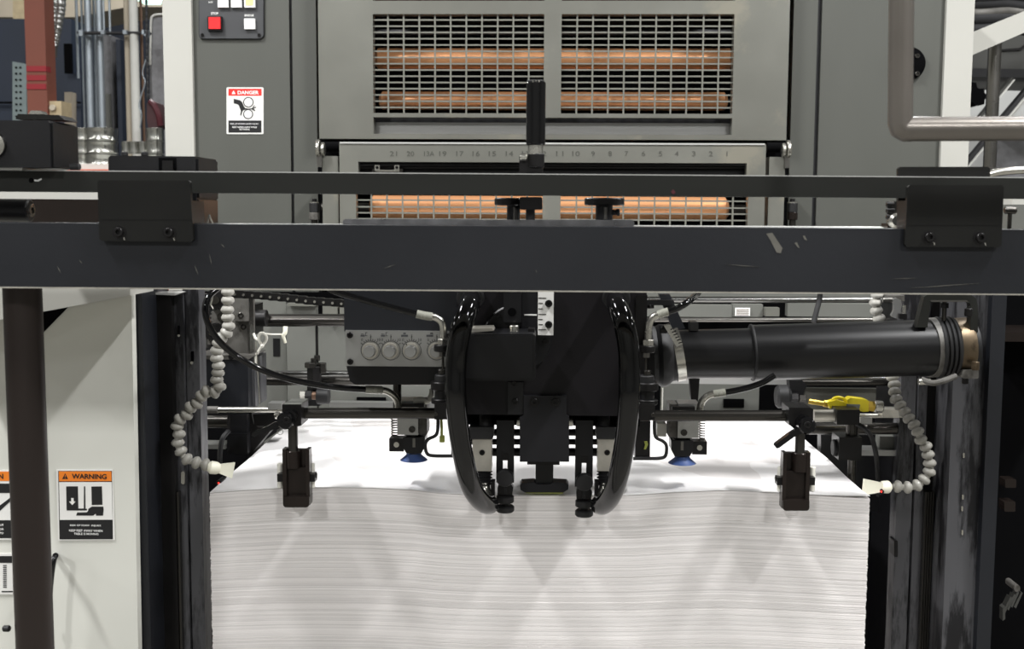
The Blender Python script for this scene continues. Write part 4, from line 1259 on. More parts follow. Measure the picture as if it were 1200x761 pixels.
# forward suckers with blue cups
for sg, xm, yo, lab in ((1, 485, 0, 'forward sucker with blue cup and spring, below the dial plate'), (-1, 799.5, 3.6, 'forward sucker with blue cup and spring, below the black air pipe')):
    X = (lambda d: xm + sg * d)
    YQ = 1.27
    t = T('forward_sucker', lab, 'sucker', 'forward suckers')

    def sx(x0, y0, x1, y1, *a, **k):
        p, q = sorted((X(x0), X(x1)))
        return bx(p, y0 + yo, q, y1 + yo, *a, **k)
    obj('mount_block', sx(-19.5, 470, 5, 510, YQ - 0.012, 0.03, 0.0008), alu, t)
    obj('mount_side', sx(5, 470, 15.5, 509, YQ - 0.008, 0.026, 0.0008), casting, t)
    screw(X(-2), 503.5 + yo, YQ - 0.012, 4.0, t, dark_shaft)
    obj('cup_stem', vcyl(X(0), 508 + yo, 516 + yo, 9.5, YQ, 20), oxide, t)
    obj('cup_holder', slab([(X(-13) , 513 + yo), (X(13), 513 + yo), (X(13), 524 + yo), (X(9), 531.5 + yo), (X(-9), 531.5 + yo), (X(-13), 524 + yo)], YQ - 0.012, 0.026, 0.002), satin_black, t)
    obj('holder_slot', sx(-1.5, 514, 1.6, 524.5, YQ - 0.0125, 0.002), shaft, t)
    obj('side_bracket', sx(-29, 514.5, -12, 529.5, YQ - 0.01, 0.02, 0.0008), oxide, t)
    obj('bracket_pin', slab(circ(X(-20.5), 521.5 + yo, 3.2, 18), YQ - 0.0105, 0.003), zinc, t)
    a, b_ = P(X(-23), 490 + yo, YQ), P(X(-23), 516 + yo, YQ)
    sp = []
    nt_ = 9
    for i in range(nt_ * 10 + 1):
        ang = 2 * math.pi * i / 10
        q = a.lerp(b_, i / (nt_ * 10))
        sp.append(q + Vector((math.cos(ang), math.sin(ang), 0)) * 3.4 * S(YQ))
    obj('spring', tube(sp, 0.0007, 6, smooth=False), shaft, t, label='coil spring')
    c = P(X(0), 531 + yo, YQ)
    u = S(YQ)
    obj('suction_cup', lathe([(8.5 * u, 0), (9.5 * u, 2.5 * u), (16.5 * u, 8.4 * u), (15.6 * u, 8.8 * u), (9 * u, 4 * u)], c, (0, 0, -1), 32), blue_rubber, t, label='blue rubber cup')
    obj('top_plate', sx(-15, 473.5, 12, 477.5, YQ - 0.02, 0.04, 0.0006), oxide, t)
    obj('top_nut', sx(-5, 470.5, 4.5, 474.2, YQ - 0.01, 0.014, 0.0006), oxide, t)
    if sg == 1:
        obj('hose_arm', tube(pix_path([(513, 484, 1.235), (513.2, 500, 1.235), (511, 510, 1.24), (502, 515, 1.245), (498.5, 521, 1.25), (500, 531, 1.25), (507, 534.3, 1.25), (530, 534.6, 1.25), (548, 534.6, 1.25)]), 2.1 * S(1.24), 10), rubber, t)
        obj('cable_tie', tube(pix_path([(517, 491, 1.232), (517.6, 504, 1.231), (517.6, 512, 1.231)]), 1.6 * S(1.23), 8), lime, t, label='yellow-green tie')
        obj('tie_end', slab(rrect(515, 511, 521, 519, 1), 1.23, 0.004, 0.0006), lime, t)
        obj('side_plate', bx(528.5, 494, 533, 536, 1.245, 0.02, 0.0006), oxide, t)
        obj('white_elbow', tube(pix_path([(485, 471, 1.26), (494, 469.5, 1.26), (501, 470, 1.262), (505, 464, 1.265), (505.5, 457, 1.27)]), lambda q: (5.0 - 2.4 * q) * S(1.26), 14), nylon, t, label='white plastic elbow')
    else:
        obj('hose_arm', tube(pix_path([(767, 488, 1.235), (767, 505, 1.235), (769, 513, 1.24), (777, 517.5, 1.245), (781, 523, 1.25), (780, 534, 1.25), (773, 537.3, 1.25), (755, 537.6, 1.25), (742, 537.6, 1.25)]), 2.1 * S(1.24), 10), rubber, t)
        obj('side_plate', bx(744.5, 494, 762, 538, 1.252, 0.02, 0.0006), oxide, t)
        obj('cable_tie', slab([(755, 518), (758.5, 517.5), (759.5, 521), (757, 527), (754.5, 527), (756, 522)], 1.25, 0.002), lime, t, label='yellow-green tie')
        obj('white_elbow', bx(770, 497, 781, 512, 1.275, 0.02, 0.002), nylon, t, label='white plastic fitting')
        obj('white_stem', vcyl(775.5, 455, 482, 1.6, 1.27, 10), nylon, t)

# ------------------------------------------------------------------ small air lines with sleeved elbows
def air_line(label, hose, sleeve, elbow, r=3.9, Y=1.2):
    t = T('air_line', label, 'hose', 'thin air lines')
    obj('hose_body', tube(pix_path(hose), r * S(Y), 12, 6), gloss_black, t)
    obj('sleeve', tube(pix_path(sleeve), (r + 1.1) * S(Y), 14, 4), clear_sleeve, t, label='greyish clear sleeve')
    obj('elbow', tube(pix_path(elbow), (r + 0.4) * S(Y), 14, 6), zinc, t, label='bare metal elbow')
    return t


air_line('thin black air line sloping from the beam to the needle valve over the dial plate',
         [(372, 328, 1.172), (390, 340.5, 1.172), (412, 347.5, 1.172), (440, 355.5, 1.172), (468, 363, 1.174), (491, 369, 1.176)],
         [(488, 368, 1.176), (497, 370, 1.177), (507, 371.5, 1.177)],
         [(505, 371, 1.177), (511, 372.5, 1.178), (517, 377, 1.178), (519.5, 385, 1.178), (519.6, 399, 1.178)])
air_line('thin black air line looping in front of the beaded line and under the dial plate',
         [(268, 330, 1.2), (255, 338, 1.19), (244, 349, 1.18), (240.5, 364, 1.175), (245, 382, 1.175), (256, 399, 1.18), (275, 416, 1.19), (300, 430.5, 1.2), (330, 442, 1.205), (365, 450, 1.21), (400, 454.8, 1.22), (432, 457, 1.23)],
         [(429, 456.8, 1.23), (438, 457, 1.23), (447, 457.5, 1.235)],
         [(446, 457.5, 1.235), (454, 459, 1.236), (461.5, 464, 1.238), (466, 471.5, 1.24), (467.2, 480, 1.24)])
air_line('thin black air line bending down to the needle valve beside the rubber cuff',
         [(828, 328, 1.23), (818, 343, 1.225), (806, 354, 1.18), (793, 362, 1.178), (781, 366, 1.178)],
         [(783, 365.5, 1.178), (777, 367, 1.178), (771, 369.5, 1.178)],
         [(773, 368.5, 1.178), (766, 371.5, 1.178), (761.5, 378, 1.178), (760, 387, 1.178), (759.6, 398, 1.178)])
air_line('thin black air line drooping from under the black air pipe to the rod',
         [(908, 440, 1.24), (893, 449, 1.24), (875, 455, 1.24), (856, 459.2, 1.24), (845, 460.5, 1.24)],
         [(850, 460, 1.24), (843, 461, 1.24), (836, 462, 1.24)],
         [(838, 461.5, 1.24), (830, 464, 1.24), (824, 469, 1.24), (821, 475, 1.24), (820, 482, 1.24)])

# ------------------------------------------------------------------ big black air pipe
ap = T('air_pipe', 'thick glossy black air pipe in two telescoping lengths, running to the frame upright', 'pipe')
YT = 1.31


def axis_tube(name, x0, y0a, y0b, x1, y1a, y1b, mat, ch=0.0, seg=48, **k):
    a, c = P(x0, (y0a + y0b) / 2, YT), P(x1, (y1a + y1b) / 2, YT)
    r0, r1 = (y0b - y0a) / 2 * S(YT), (y1b - y1a) / 2 * S(YT)
    return obj(name, lathe([(r0 - ch, 0), (r0, ch), (r1, (c - a).length - ch), (r1 - ch, (c - a).length)], a, c - a, seg), mat, ap, **k)


axis_tube('inner_pipe', 786, 387, 444, 892, 384.5, 444, tube_black, 0.0005)
axis_tube('outer_pipe', 880, 381, 446, 1093, 374.5, 440.5, tube_black, 0.0012)
a, c = P(880, 413.4, YT), P(882.5, 413.3, YT)
obj('pipe_lip', cyl(a, c, 33.4 * S(YT), 48, ch=0.0005), rubber, ap)
# cuff at the head
a = P(750, 418, YT)
d = P(800, 415.5, YT) - a
u = S(YT)
obj('rubber_cuff', lathe([(26 * u, 0), (35 * u, 6 * u), (37 * u, 14 * u), (34.5 * u, 19 * u), (37 * u, 24 * u), (36 * u, 31 * u), (31 * u, 37 * u), (30 * u, 46 * u)], a, d, 44), rubber, ap, label='ribbed black rubber cuff')
a = P(789, 416.5, YT)
obj('hose_clamp', lathe([(29.5 * u, 0), (31.5 * u, 0), (31.5 * u, 10 * u), (29.5 * u, 10 * u)], a, d + Vector((0, 0, 0.006)), 44), zinc, ap, label='bright steel hose clamp')
hc = obj('clamp_screw', slab([(778, 382), (785, 380.5), (800, 403), (793, 407)], YT - 0.048, 0.012, 0.001), zinc, ap)
for i in range(6):
    yy = 386 + i * 3.2
    obj('clamp_slot', slab([(785.5 + i * 1.9, yy), (790 + i * 1.9, yy - 1.6), (790.6 + i * 1.9, yy - 0.6), (786 + i * 1.9, yy + 1)], YT - 0.0485, 0.001), oxide, hc)
obj('clamp_housing', hcyl(773, 782, 386, 5, YT - 0.04, 14, 0.0008), oxide, ap)
# right end
a = P(1087, 407.8, YT)
d = P(1139, 405.3, YT) - a
obj('end_clamp', lathe([(33 * u, 0), (34.8 * u, 0), (34.8 * u, 11 * u), (33 * u, 11 * u)], a, d + Vector((0, 0.006, 0)), 44), casting, ap, label='dull steel clamp band')
pr = [(33 * u, 8 * u)]
for i in range(4):
    pr += [(35.4 * u, (10 + i * 5.2) * u), (36.0 * u, (12 + i * 5.2) * u), (33.2 * u, (14.6 + i * 5.2) * u)]
pr.append((32 * u, 31 * u))
obj('bellows', lathe(pr, a, d, 44), rubber, ap)
obj('brass_band', lathe([(31 * u, 27 * u), (33.2 * u, 28 * u), (33.4 * u, 44 * u), (32 * u, 47 * u)], a, d, 44), brass, ap, label='tarnished brass-coloured band')
obj('pipe_end', lathe([(30 * u, 43 * u), (30 * u, 52 * u)], a, d, 40), rubber, ap)
obj('clamp_screw', tube(pix_path([(1080, 445, YT - 0.03), (1092, 449, YT - 0.036), (1104, 447, YT - 0.036), (1120, 441, YT - 0.03)]), 3.4 * u, 10), casting, ap)
obj('clamp_screw', hcyl(1076, 1090, 447.5, 4.2, YT - 0.03, 12, 0.0006), zinc, ap)
obj('band_lug', slab(rrect(1128, 434, 1147, 444, 2), YT - 0.03, 0.02, 0.001), casting, ap)
obj('band_bolt', vcyl(1131, 441, 450, 4, YT - 0.02, 12, 0.0006), oxide, ap)
obj('band_bolt', vcyl(1143, 424, 434, 4.5, YT - 0.035, 14, 0.0006), brass, ap)

# bracket strap over the pipe's end
bs = T('pipe_bracket', 'bent dark strap bracket arching above the end of the thick black air pipe', 'bracket')
obj('strap', slab([(1074, 384), (1083, 348), (1087, 345.5), (1138, 345.5), (1144, 350), (1146, 358), (1146, 390), (1137.5, 390), (1137.5, 357), (1134, 352), (1091, 352), (1087, 384)], 1.285, 0.012, 0.001), bar_olive, bs)
obj('strap_edge', slab([(1090, 352), (1133, 352), (1136, 355), (1133, 354), (1092, 354)], 1.2845, 0.012), shaft, bs, label='bright worn strap edge')
obj('hanger_bolt', vcyl(1106.5, 353, 376, 2.6, 1.295, 14), dark_shaft, bs)
obj('hanger_nut', vcyl(1106.5, 355, 361, 5, 1.295, 6), oxide, bs)
obj('cap_screw', vcyl(1135, 361.5, 371, 4.6, 1.28, 16, 0.0008), oxide, bs)
lk = T('toggle_latch', 'small pale wing latch above the thick black pipe, next to the beaded line', 'latch')
obj('wing', slab([(1046, 351), (1051, 349.5), (1056, 352), (1057, 358), (1055.5, 364), (1057.5, 371), (1052, 374), (1046.5, 372), (1044.5, 370), (1047.5, 364), (1047.5, 357)], 1.34, 0.006, 0.001), alu, lk)
obj('latch_pin', hcyl(1034, 1046, 351.5, 3, 1.345, 14, 0.0006), shaft, lk)
obj('latch_body', bx(1041, 346.5, 1060, 353, 1.348, 0.02, 0.001), casting, lk)
obj('latch_screw', vcyl(1059.5, 358, 368, 2.2, 1.34, 12), zinc, lk)
obj('latch_foot', bx(1054, 368, 1063, 374, 1.335, 0.02, 0.0008), oxide, lk)

# ------------------------------------------------------------------ drive chain and the machinery behind the pile
ch = T('drive_chain', 'dark roller chain sagging under the wide beam', 'chain')
link_src = None
pin_src = None
N_L = 13
for i in range(N_L):
    x = 276 + i * 10.4
    y = 345 + 0.9 * i * 0.62 + (0.05 * i * i if i < 8 else 0.05 * 64 + 0.25 * (i - 8))
    p = P(x, y, 1.42)
    if link_src is None:
        r = 0.0046
        bb = slab([], 1, 0) if False else new_bm()
        outl = []
        for s in (-1, 1):
            for k in range(9):
                a = math.radians(-90 + 180 * k / 8)
                outl.append((s * 0.0048 + s * r * math.cos(a), s * r * math.sin(a)))
        f = [bb.verts.new((X_, -0.002, Z_)) for X_, Z_ in outl]
        k2 = [bb.verts.new((v.co.x, 0.006, v.co.z)) for v in f]
        bb.faces.new(f)
        bb.faces.new(k2[::-1])
        for j in range(len(f)):
            bb.faces.new((f[j], k2[j], k2[(j + 1) % len(f)], f[(j + 1) % len(f)]))
        link_src = obj('link', bb, oxide, ch)
        pin_src = obj('pin', lathe([(0.0007, -0.0014), (0.0016, -0.0014), (0.0019, 0), (0.0019, 0.002)], (0, 0, 0), (0, 1, 0), 14), zinc, link_src, label='bright pin end')
        L, pn = link_src, pin_src
    else:
        L = twin(link_src, 'link', p, ch)
        pn = twin(pin_src, 'pin', p, L)
    WC[L.name] = Vector((p.x + 0.0045, p.y + (0.0012 if i % 2 else 0), p.z))
    WC[pn.name] = Vector((p.x, p.y - 0.004, p.z))
    L.rotation_euler = (0, 0, 0)

gb = T('gear_bracket', 'grey cast bracket with two bolts behind the pale beaded line', 'bracket')
obj('casting_plate', bx(262, 348, 292, 418, 1.46, 0.03, 0.0015), casting, gb)
obj('upper_plate', bx(272, 346, 290.5, 376.5, 1.45, 0.012, 0.001), casting, gb)
for x, y, Y in ((282.3, 370, 1.45), (285.5, 383.3, 1.46)):
    obj('washer', slab(circ(x, y, 4.6, 20), Y - 0.0004, 0.001), casting, gb)
    screw(x, y, Y, 3.6, gb, dark_shaft)
obj('edge_strip', bx(290.8, 348, 293, 470, 1.455, 0.02), shaft, gb)
obj('shelf', slab([(228, 416.8), (299, 416.5), (291, 421.5), (228, 421.5)], 1.44, 0.06), casting, gb)
obj('lower_block', bx(232, 421.5, 291, 478, 1.442, 0.08, 0.002), navy, gb)
obj('block_cheek', bx(291, 420, 299, 477, 1.46, 0.06, 0.001), dirty_steel, gb)
obj('shelf_bolt', slab(circ(271, 418.3, 3.6, 14), 1.438, 0.004), oxide, gb)
obj('web', slab([(276, 478), (294, 478), (297, 497), (303, 501), (322, 499), (296, 530), (296, 560), (294, 560), (291, 514), (285, 512)], 1.45, 0.03, 0.001), casting if False else oxide, gb)
obj('lower_housing', bx(266, 486, 290, 508, 1.44, 0.05, 0.001), satin_black, gb)
obj('lower_housing', bx(266, 508.5, 290, 533, 1.435, 0.05, 0.001), satin_black, gb)
obj('side_plate', slab([(290, 500), (342, 494), (303, 522), (303, 560), (290, 560)], 1.5, 0.03), satin_black, gb)
obj('plate_ring', lathe([(0.0042, -0.001), (0.0042, -0.0015), (0.0036, -0.0015), (0.0036, -0.001)], P(328.5, 506, 1.499), (0, 1, 0), 20, caps=False), shaft, gb)
gp = T('gear_cluster', 'dark gears and pulley half hidden at the top behind the beaded line', 'gear')
for x, y, r, Y, m in ((252, 352, 12, 1.50, oxide), (260, 372, 14, 1.52, casting), (248, 390, 10, 1.5, oxide)):
    c = P(x, y, Y)
    prg = []
    bb = new_bm()
    nT = 18
    outl = []
    for k in range(nT):
        for da, rr in ((0, 0.88), (0.15, 1.0), (0.5, 1.0), (0.65, 0.88)):
            a = 2 * math.pi * (k + da) / nT
            outl.append((x + r * rr * math.cos(a), y + r * rr * math.sin(a)))
    obj('gear_wheel', slab(outl, Y, 0.02), m, gp)
    obj('gear_hub', slab(circ(x, y, r * 0.4, 18), Y - 0.004, 0.006, 0.0006), dark_shaft, gp)
obj('wire_guard', tube(pix_path([(247, 344, 1.47), (249, 350, 1.47), (247.5, 357, 1.47), (250, 362, 1.47)]), 0.001, 8), zinc, gp)
obj('dark_plate', bx(236, 345, 262, 416, 1.56, 0.02), satin_black, gp)
obj('round_boss', vcyl(250, 384, 407, 9, 1.53, 18), oxide, gp)
obj('small_door', bx(243, 394, 250.5, 404, 1.51, 0.01, 0.0006), casting, gp)

sh1 = T('drive_shaft', 'thick polished dark shaft under the chain, beside the valve block', 'shaft')
obj('shaft_body', hcyl(298, 560, 375.5, 7.6, 1.6, 24), dark_shaft, sh1)
obj('shaft_collar', hcyl(299, 313, 373, 10, 1.585, 20, 0.001), oxide, sh1)
obj('collar_plate', bx(292, 357, 300, 392, 1.58, 0.04, 0.001), oxide, sh1)
tr = T('tie_rod', 'pair of bright tie rods behind the nuts, below the dark shaft', 'rod')
obj('upper_rod', hcyl(297, 560, 438, 3.6, 1.62, 18), chrome, tr)
obj('lower_rod', hcyl(297, 560, 446.5, 5.4, 1.6, 18), dark_shaft, tr)
nf = T('nut_fitting', 'stack of dark nuts and bolts clamped on the tie rods', 'fitting')
obj('fitting_body', vcyl(368.5, 429, 456, 9, 1.585, 6, 0.001), oxide, nf)
obj('nut', vcyl(364, 425, 431, 7.4, 1.58, 6, 0.0008), dark_shaft, nf)
obj('nut', vcyl(377, 425.5, 437, 6.0, 1.585, 6, 0.0008), dark_shaft, nf)
obj('bolt', vcyl(367.5, 420, 426, 3.6, 1.585, 12, 0.0006), dark_shaft, nf)
obj('bolt', vcyl(371.5, 416.5, 423, 3.6, 1.59, 12, 0.0006), dark_shaft, nf)
obj('lower_neck', bx(360, 452, 375, 476, 1.58, 0.02, 0.001), satin_black, nf)
obj('side_nut', hcyl(352, 359, 463.5, 5.8, 1.57, 6, 0.0006), zinc, nf)
obj('side_bolt', hcyl(358, 366, 463.5, 6.4, 1.57, 6, 0.0006), oxide, nf)
obj('side_collar', hcyl(366, 372, 464, 4.8, 1.57, 14), copper_pipe, nf)
obj('side_roller', hcyl(371.5, 386, 464.5, 9.4, 1.57, 26, 0.001), rubber, nf)
o = obj('hanging_rod', vcyl(371, 383, 418, 1.4, 1.6, 12), oxide)
tag(o, 'thin black vertical rod hanging from the dark shaft down to the nut stack', 'rod')
wl = T('tied_string', 'white looped cord tied between the cast bracket and a white clip', 'cord')
obj('cord_tail', tube(pix_path([(299, 428, 1.45), (299.5, 418, 1.45), (304, 410, 1.45), (307, 405, 1.45)]), 0.0016, 8), nylon, wl)
obj('cord_loop', tube(pix_path([(307, 405, 1.45), (303.5, 399, 1.448), (304, 392, 1.446), (308, 390.5, 1.445), (312, 394, 1.446), (312, 399, 1.448), (308, 405, 1.45)]), 0.0018, 8), nylon, wl)
obj('cord_knot', lathe([(0.0005, -0.003), (0.0026, -0.001), (0.0026, 0.001), (0.0005, 0.003)], P(307.5, 405.5, 1.449), (0, -0.3, 1), 12), nylon, wl)
obj('cord_run', tube(pix_path([(308, 391, 1.445), (318, 392, 1.45), (330, 392, 1.47)]), 0.0011, 8), nylon, wl)
obj('cord_clip', tube(pix_path([(334.5, 383, 1.47), (334, 390, 1.468), (332, 394, 1.468), (334.5, 402, 1.47)]), lambda t: 0.0032 - 0.0012 * t, 12), ivory, wl)
obj('cord_end', tube(pix_path([(297, 391, 1.46), (299, 396, 1.458), (301.5, 398, 1.456)]), 0.0018, 8), nylon, wl)

# grey press front behind the pile
pf = T('register_table', 'dim grey press front plates and table rails seen behind the pile', 'machine front')
obj('grey_plate', bx(292, 352, 336, 520, 1.93, 0.02, 0.001), mid_grey, pf)
obj('grey_plate', bx(336.5, 357, 371, 520, 1.90, 0.02, 0.001), mid_grey, pf)
obj('grey_plate', bx(373.5, 378, 560, 520, 1.90, 0.02, 0.001), mid_grey, pf)
obj('plate_cap', bx(337, 355.5, 370, 359, 1.885, 0.03, 0.001), guard_grey, pf)
obj('small_block', bx(378, 358.5, 395.5, 368, 1.88, 0.02, 0.001), guard_grey, pf)
obj('small_block', bx(398, 357.5, 404, 370, 1.88, 0.02, 0.001), guard_grey, pf)
obj('dark_slot', bx(320, 397, 328, 418, 1.929, 0.004), satin_black, pf)
obj('shade_backdrop', box3((P(160, 400, 2.15).x, 2.12, 0.0), (P(1180, 400, 2.15).x, 2.14, P(600, 345, 2.12).z), 0), deep_black, pf)  # black backdrop added to paint the shade in the gaps around the pile
obj('dark_opening', bx(418, 466, 452, 478, 1.895, 0.004), deep_black, pf)
obj('table_rail', bx(386, 472.5, 525, 478, 1.85, 0.02, 0.0008), alu, pf)
obj('side_stand', box3((P(1050, 400, 1.66).x, 1.64, 0), (P(1072, 400, 1.66).x, 1.75, P(1060, 344, 1.66).z)), satin_black, pf)
obj('grey_plate', bx(745, 357.5, 858, 371.5, 1.92, 0.02, 0.001), mid_grey, pf)
obj('grey_plate', bx(858.5, 357, 894, 371.5, 1.919, 0.02, 0.001), mid_grey, pf)
obj('grey_plate', bx(923, 356, 1045, 371.5, 1.92, 0.02, 0.001), mid_grey, pf)
obj('small_block', bx(897, 361, 913.5, 371, 1.90, 0.02, 0.001), guard_grey, pf)
obj('upper_plate', bx(745, 340, 1055, 349, 1.98, 0.02, 0.001), mid_grey, pf)
lb = obj('maker_label', bx(861.5, 361, 879, 370.5, 1.915, 0.002), print_white, pf, label='small pale label with fine lines')
for i in range(4):
    obj('label_line', bx(863, 362.8 + i * 2, 877.5, 363.5 + i * 2, 1.9145, 0.0006), copper_pipe, lb)
obj('grey_plate', bx(775, 448, 889, 520, 1.90, 0.02, 0.001), mid_grey, pf)
obj('dark_opening', bx(848, 468, 872, 478, 1.895, 0.004), deep_black, pf)
obj('table_rail', bx(745, 442, 1052, 451, 1.84, 0.03, 0.001), alu, pf)
obj('pale_plate', bx(943, 455.5, 1033, 481, 1.87, 0.01, 0.0008), guard_grey, pf)
obj('plate_frame', bx(1033.5, 452, 1047, 500, 1.865, 0.01, 0.0008), dark_seam, pf)
for y, r, m, Y in ((351.5, 3.8, chrome, 1.7), (375, 2.8, shaft, 1.7)):
    t = T('bright_shaft', 'bright horizontal shaft over the black air pipe, %s of two' % ('the upper' if r > 3 else 'the lower, thinner'), 'shaft', 'bright shafts')
    obj('shaft_body', hcyl(745, 1045, y, r, Y, 18), m, t)
t = T('bright_shaft', 'bright paired shaft running out from under the black air pipe above the yellow valve', 'shaft')
obj('upper_rod', hcyl(930, 1060, 443, 2.6, 1.66, 16), chrome, t)
obj('lower_rod', hcyl(930, 1060, 448.5, 4, 1.68, 16), dark_shaft, t)
lm = T('slant_arm', 'flat dark arm slanting down behind the thick pipe beside the rubber cuff', 'arm')
obj('upper_arm', slab([(772, 345), (785, 345), (803, 385), (789, 388)], 1.37, 0.012, 0.0008), navy, lm)
obj('lower_arm', slab([(808, 444), (820, 444), (817, 482), (811, 482)], 1.36, 0.012, 0.0008), oxide, lm)
obj('cross_link', slab(rrect(754, 352, 790, 358, 2), 1.36, 0.01, 0.0008), satin_black, lm)
obj('link_nut', vcyl(761, 357, 361.5, 6, 1.365, 6, 0.0006), oxide, lm)
obj('pipe_lug', slab(rrect(809, 378, 818.5, 388, 1), 1.3, 0.02, 0.0008), oxide, ap)
o = obj('upright_cord', tube(pix_path([(962, 338, 1.36), (960, 352, 1.36), (957, 364, 1.355), (953.5, 378, 1.35)]), 0.0031, 10), rubber)
tag(o, 'short black cable hanging from the beam onto the thick black pipe', 'cable')
wh = T('rubber_roller', 'narrow black wheel seen edge-on beside the yellow valve', 'wheel')
obj('tyre', hcyl(909, 925, 465, 13.6, 1.5, 36, 0.003), rubber, wh)
obj('wheel_face', hcyl(924, 926.5, 465, 9.5, 1.5, 30, 0.0008), satin_black, wh)
obj('axle_nut', hcyl(926, 935, 467, 7, 1.5, 6, 0.0006), oxide, wh)
obj('axle_nut', hcyl(936, 944, 468, 6, 1.5, 6, 0.0006), dark_shaft, wh)
obj('axle_block', slab([(925, 446), (940, 446), (946, 452), (940, 464), (926, 464)], 1.51, 0.02, 0.001), satin_black, wh)

# yellow valve
yv = T('yellow_valve', 'yellow ball valve with a brass tube and silver end fitting behind the rod clamp', 'valve')
obj('brass_tube', cyl(P(948, 470.5, 1.38), P(973, 474.5, 1.38), 3.1 * S(1.38), 18), gold, yv)
obj('tube_collar', cyl(P(965, 472.8, 1.38), P(972, 474, 1.38), 4.2 * S(1.38), 14, ch=0.0006), gold, yv)
obj('valve_body', slab([(970, 472), (980, 469), (993, 473), (994, 479), (972, 479)], 1.372, 0.014, 0.002), yellow, yv)
obj('lever_loop', tube(pix_path([(974, 472, 1.378), (977, 467.5, 1.378), (983, 466, 1.378), (989, 468, 1.378), (992, 473, 1.378)]), 1.9 * S(1.38), 10), yellow, yv)
obj('valve_end', slab([(993, 469), (997, 466.5), (1014, 468.5), (1018, 470), (1018, 482.5), (1012, 483), (994, 479)], 1.372, 0.016, 0.002), yellow, yv)
obj('grey_plug', slab([(992, 474), (1008, 474.5), (1007, 480), (993, 479)], 1.37, 0.008, 0.001), mid_grey, yv)
obj('hex_nut', cyl(P(1016, 475.5, 1.38), P(1025, 476.5, 1.38), 6.4 * S(1.38), 6), gold, yv)
obj('end_fitting', cyl(P(1024, 476.5, 1.38), P(1034.5, 477, 1.38), 7.2 * S(1.38), 24, ch=0.001), zinc, yv, label='silver end fitting')

# swivel clamps beyond the right sheet stop and the levelling rods at both sides
sc2 = T('swivel_clamp', 'black swivel clamp block on a bright short rod, below the yellow valve', 'clamp')
obj('short_rod', hcyl(953, 980, 487.5, 7.5, 1.36, 20), worn_alu, sc2)
obj('rod_collar', hcyl(978, 984, 487.5, 8.6, 1.36, 22, 0.0006), oxide, sc2)
obj('upper_block', bx(981, 480.5, 1007.5, 498, 1.345, 0.035, 0.001), oxide, sc2)
obj('neck', vcyl(998, 497, 513, 6.8, 1.36, 18), dark_shaft, sc2)
obj('lower_block', bx(983, 513, 1010, 539.5, 1.345, 0.035, 0.001), oxide, sc2)
obj('clamp_knob', hcyl(975.5, 984, 525, 10, 1.36, 26, 0.0012), rubber, sc2)
obj('stem', vcyl(998, 539, 572, 5, 1.362, 16), dark_shaft, sc2)
o = obj('black_cable', tube(pix_path([(1004, 497, 1.35), (1014, 503, 1.34), (1022, 515, 1.34), (1027, 535, 1.34), (1028.5, 556, 1.38), (1029, 580, 1.42)]), 3.0 * S(1.3), 12), rubber)
tag(o, 'black cable arching down beside the black swivel clamp into the dark gap', 'cable')
lr = T('levelling_rod', 'dark horizontal rod with a bright rod above it, beside the yellow valve', 'rod')
obj('dark_rod', hcyl(948, 1056, 502.5, 7, 1.42, 20), dark_shaft, lr)
obj('bright_rod', hcyl(1006, 1058, 487.5, 3, 1.40, 16), zinc, lr)
obj('rod_block', bx(1035, 480, 1054, 490, 1.39, 0.02, 0.001), worn_alu, lr)
obj('rod_plate', bx(1008, 490, 1022, 497, 1.39, 0.02, 0.001), alu, lr)
obj('lower_ledge', bx(1010, 528, 1056, 534.5, 1.42, 0.03, 0.001), alu, lr)
obj('glass_cup', bx(1031, 512, 1053, 527, 1.43, 0.02, 0.001), mid_grey, lr)
obj('dark_plate', slab([(962, 510), (1030, 510), (1030, 600), (962, 600)], 1.5, 0.02), satin_black, lr)
l2 = T('levelling_rod', 'dark horizontal rod with bright sleeves, behind the pale beaded line', 'rod')
obj('bright_rod', hcyl(238, 332, 480.5, 3.6, 1.40, 18), zinc, l2)
obj('sleeve', hcyl(238, 256, 480.5, 4.4, 1.40, 18, 0.0006), casting, l2)
obj('dark_rod', hcyl(238, 268, 494, 8, 1.42, 20), dark_shaft, l2)
obj('rod_block', bx(314, 473, 330, 480, 1.39, 0.02, 0.001), alu, l2)
obj('link', slab([(296, 486), (324, 484), (327, 492), (312, 500), (298, 499)], 1.405, 0.02, 0.001), oxide, l2)
obj('ball_end', lathe([(0.001, -0.004), (0.004, -0.003), (0.005, 0), (0.004, 0.003), (0.001, 0.004)], P(325, 487, 1.385), (1, 0, 0.2), 16), zinc, l2)
obj('lower_ledge', bx(236, 521.5, 264, 526.5, 1.43, 0.03, 0.001), alu, l2)
obj('loop_cable', tube(pix_path([(268, 505, 1.41), (261, 514, 1.40), (258, 530, 1.40), (258, 552, 1.40)]), 3.0 * S(1.4), 10), rubber, l2)
obj('thin_wire', tube(pix_path([(300, 400, 1.43), (302.5, 440, 1.43), (304.5, 475, 1.43)]), 0.0008, 6), zinc, l2)

# ------------------------------------------------------------------ the hall behind, on the left of the press
YG1 = 5.2
def bgslab(name, px, Y, d, mat, label, cat, group=None, bev=0.003):
    return tag(obj(name, slab(px, Y, d, bev), mat), label, cat, group)


def col_pipe(x, r, y0, y1, Y, mat, label, cat='pipe', full=True, group=None):
    a, b_ = P(x, y0, Y), P(x, y1, Y)
    z0 = b_.z if not full else 0.0
    z1 = a.z if y0 > 0 else a.z + 0.6
    return tag(obj('conduit_pipe', cyl((a.x, Y, z0), (a.x, Y, z1), r * S(Y), 18), mat), label, cat, group)


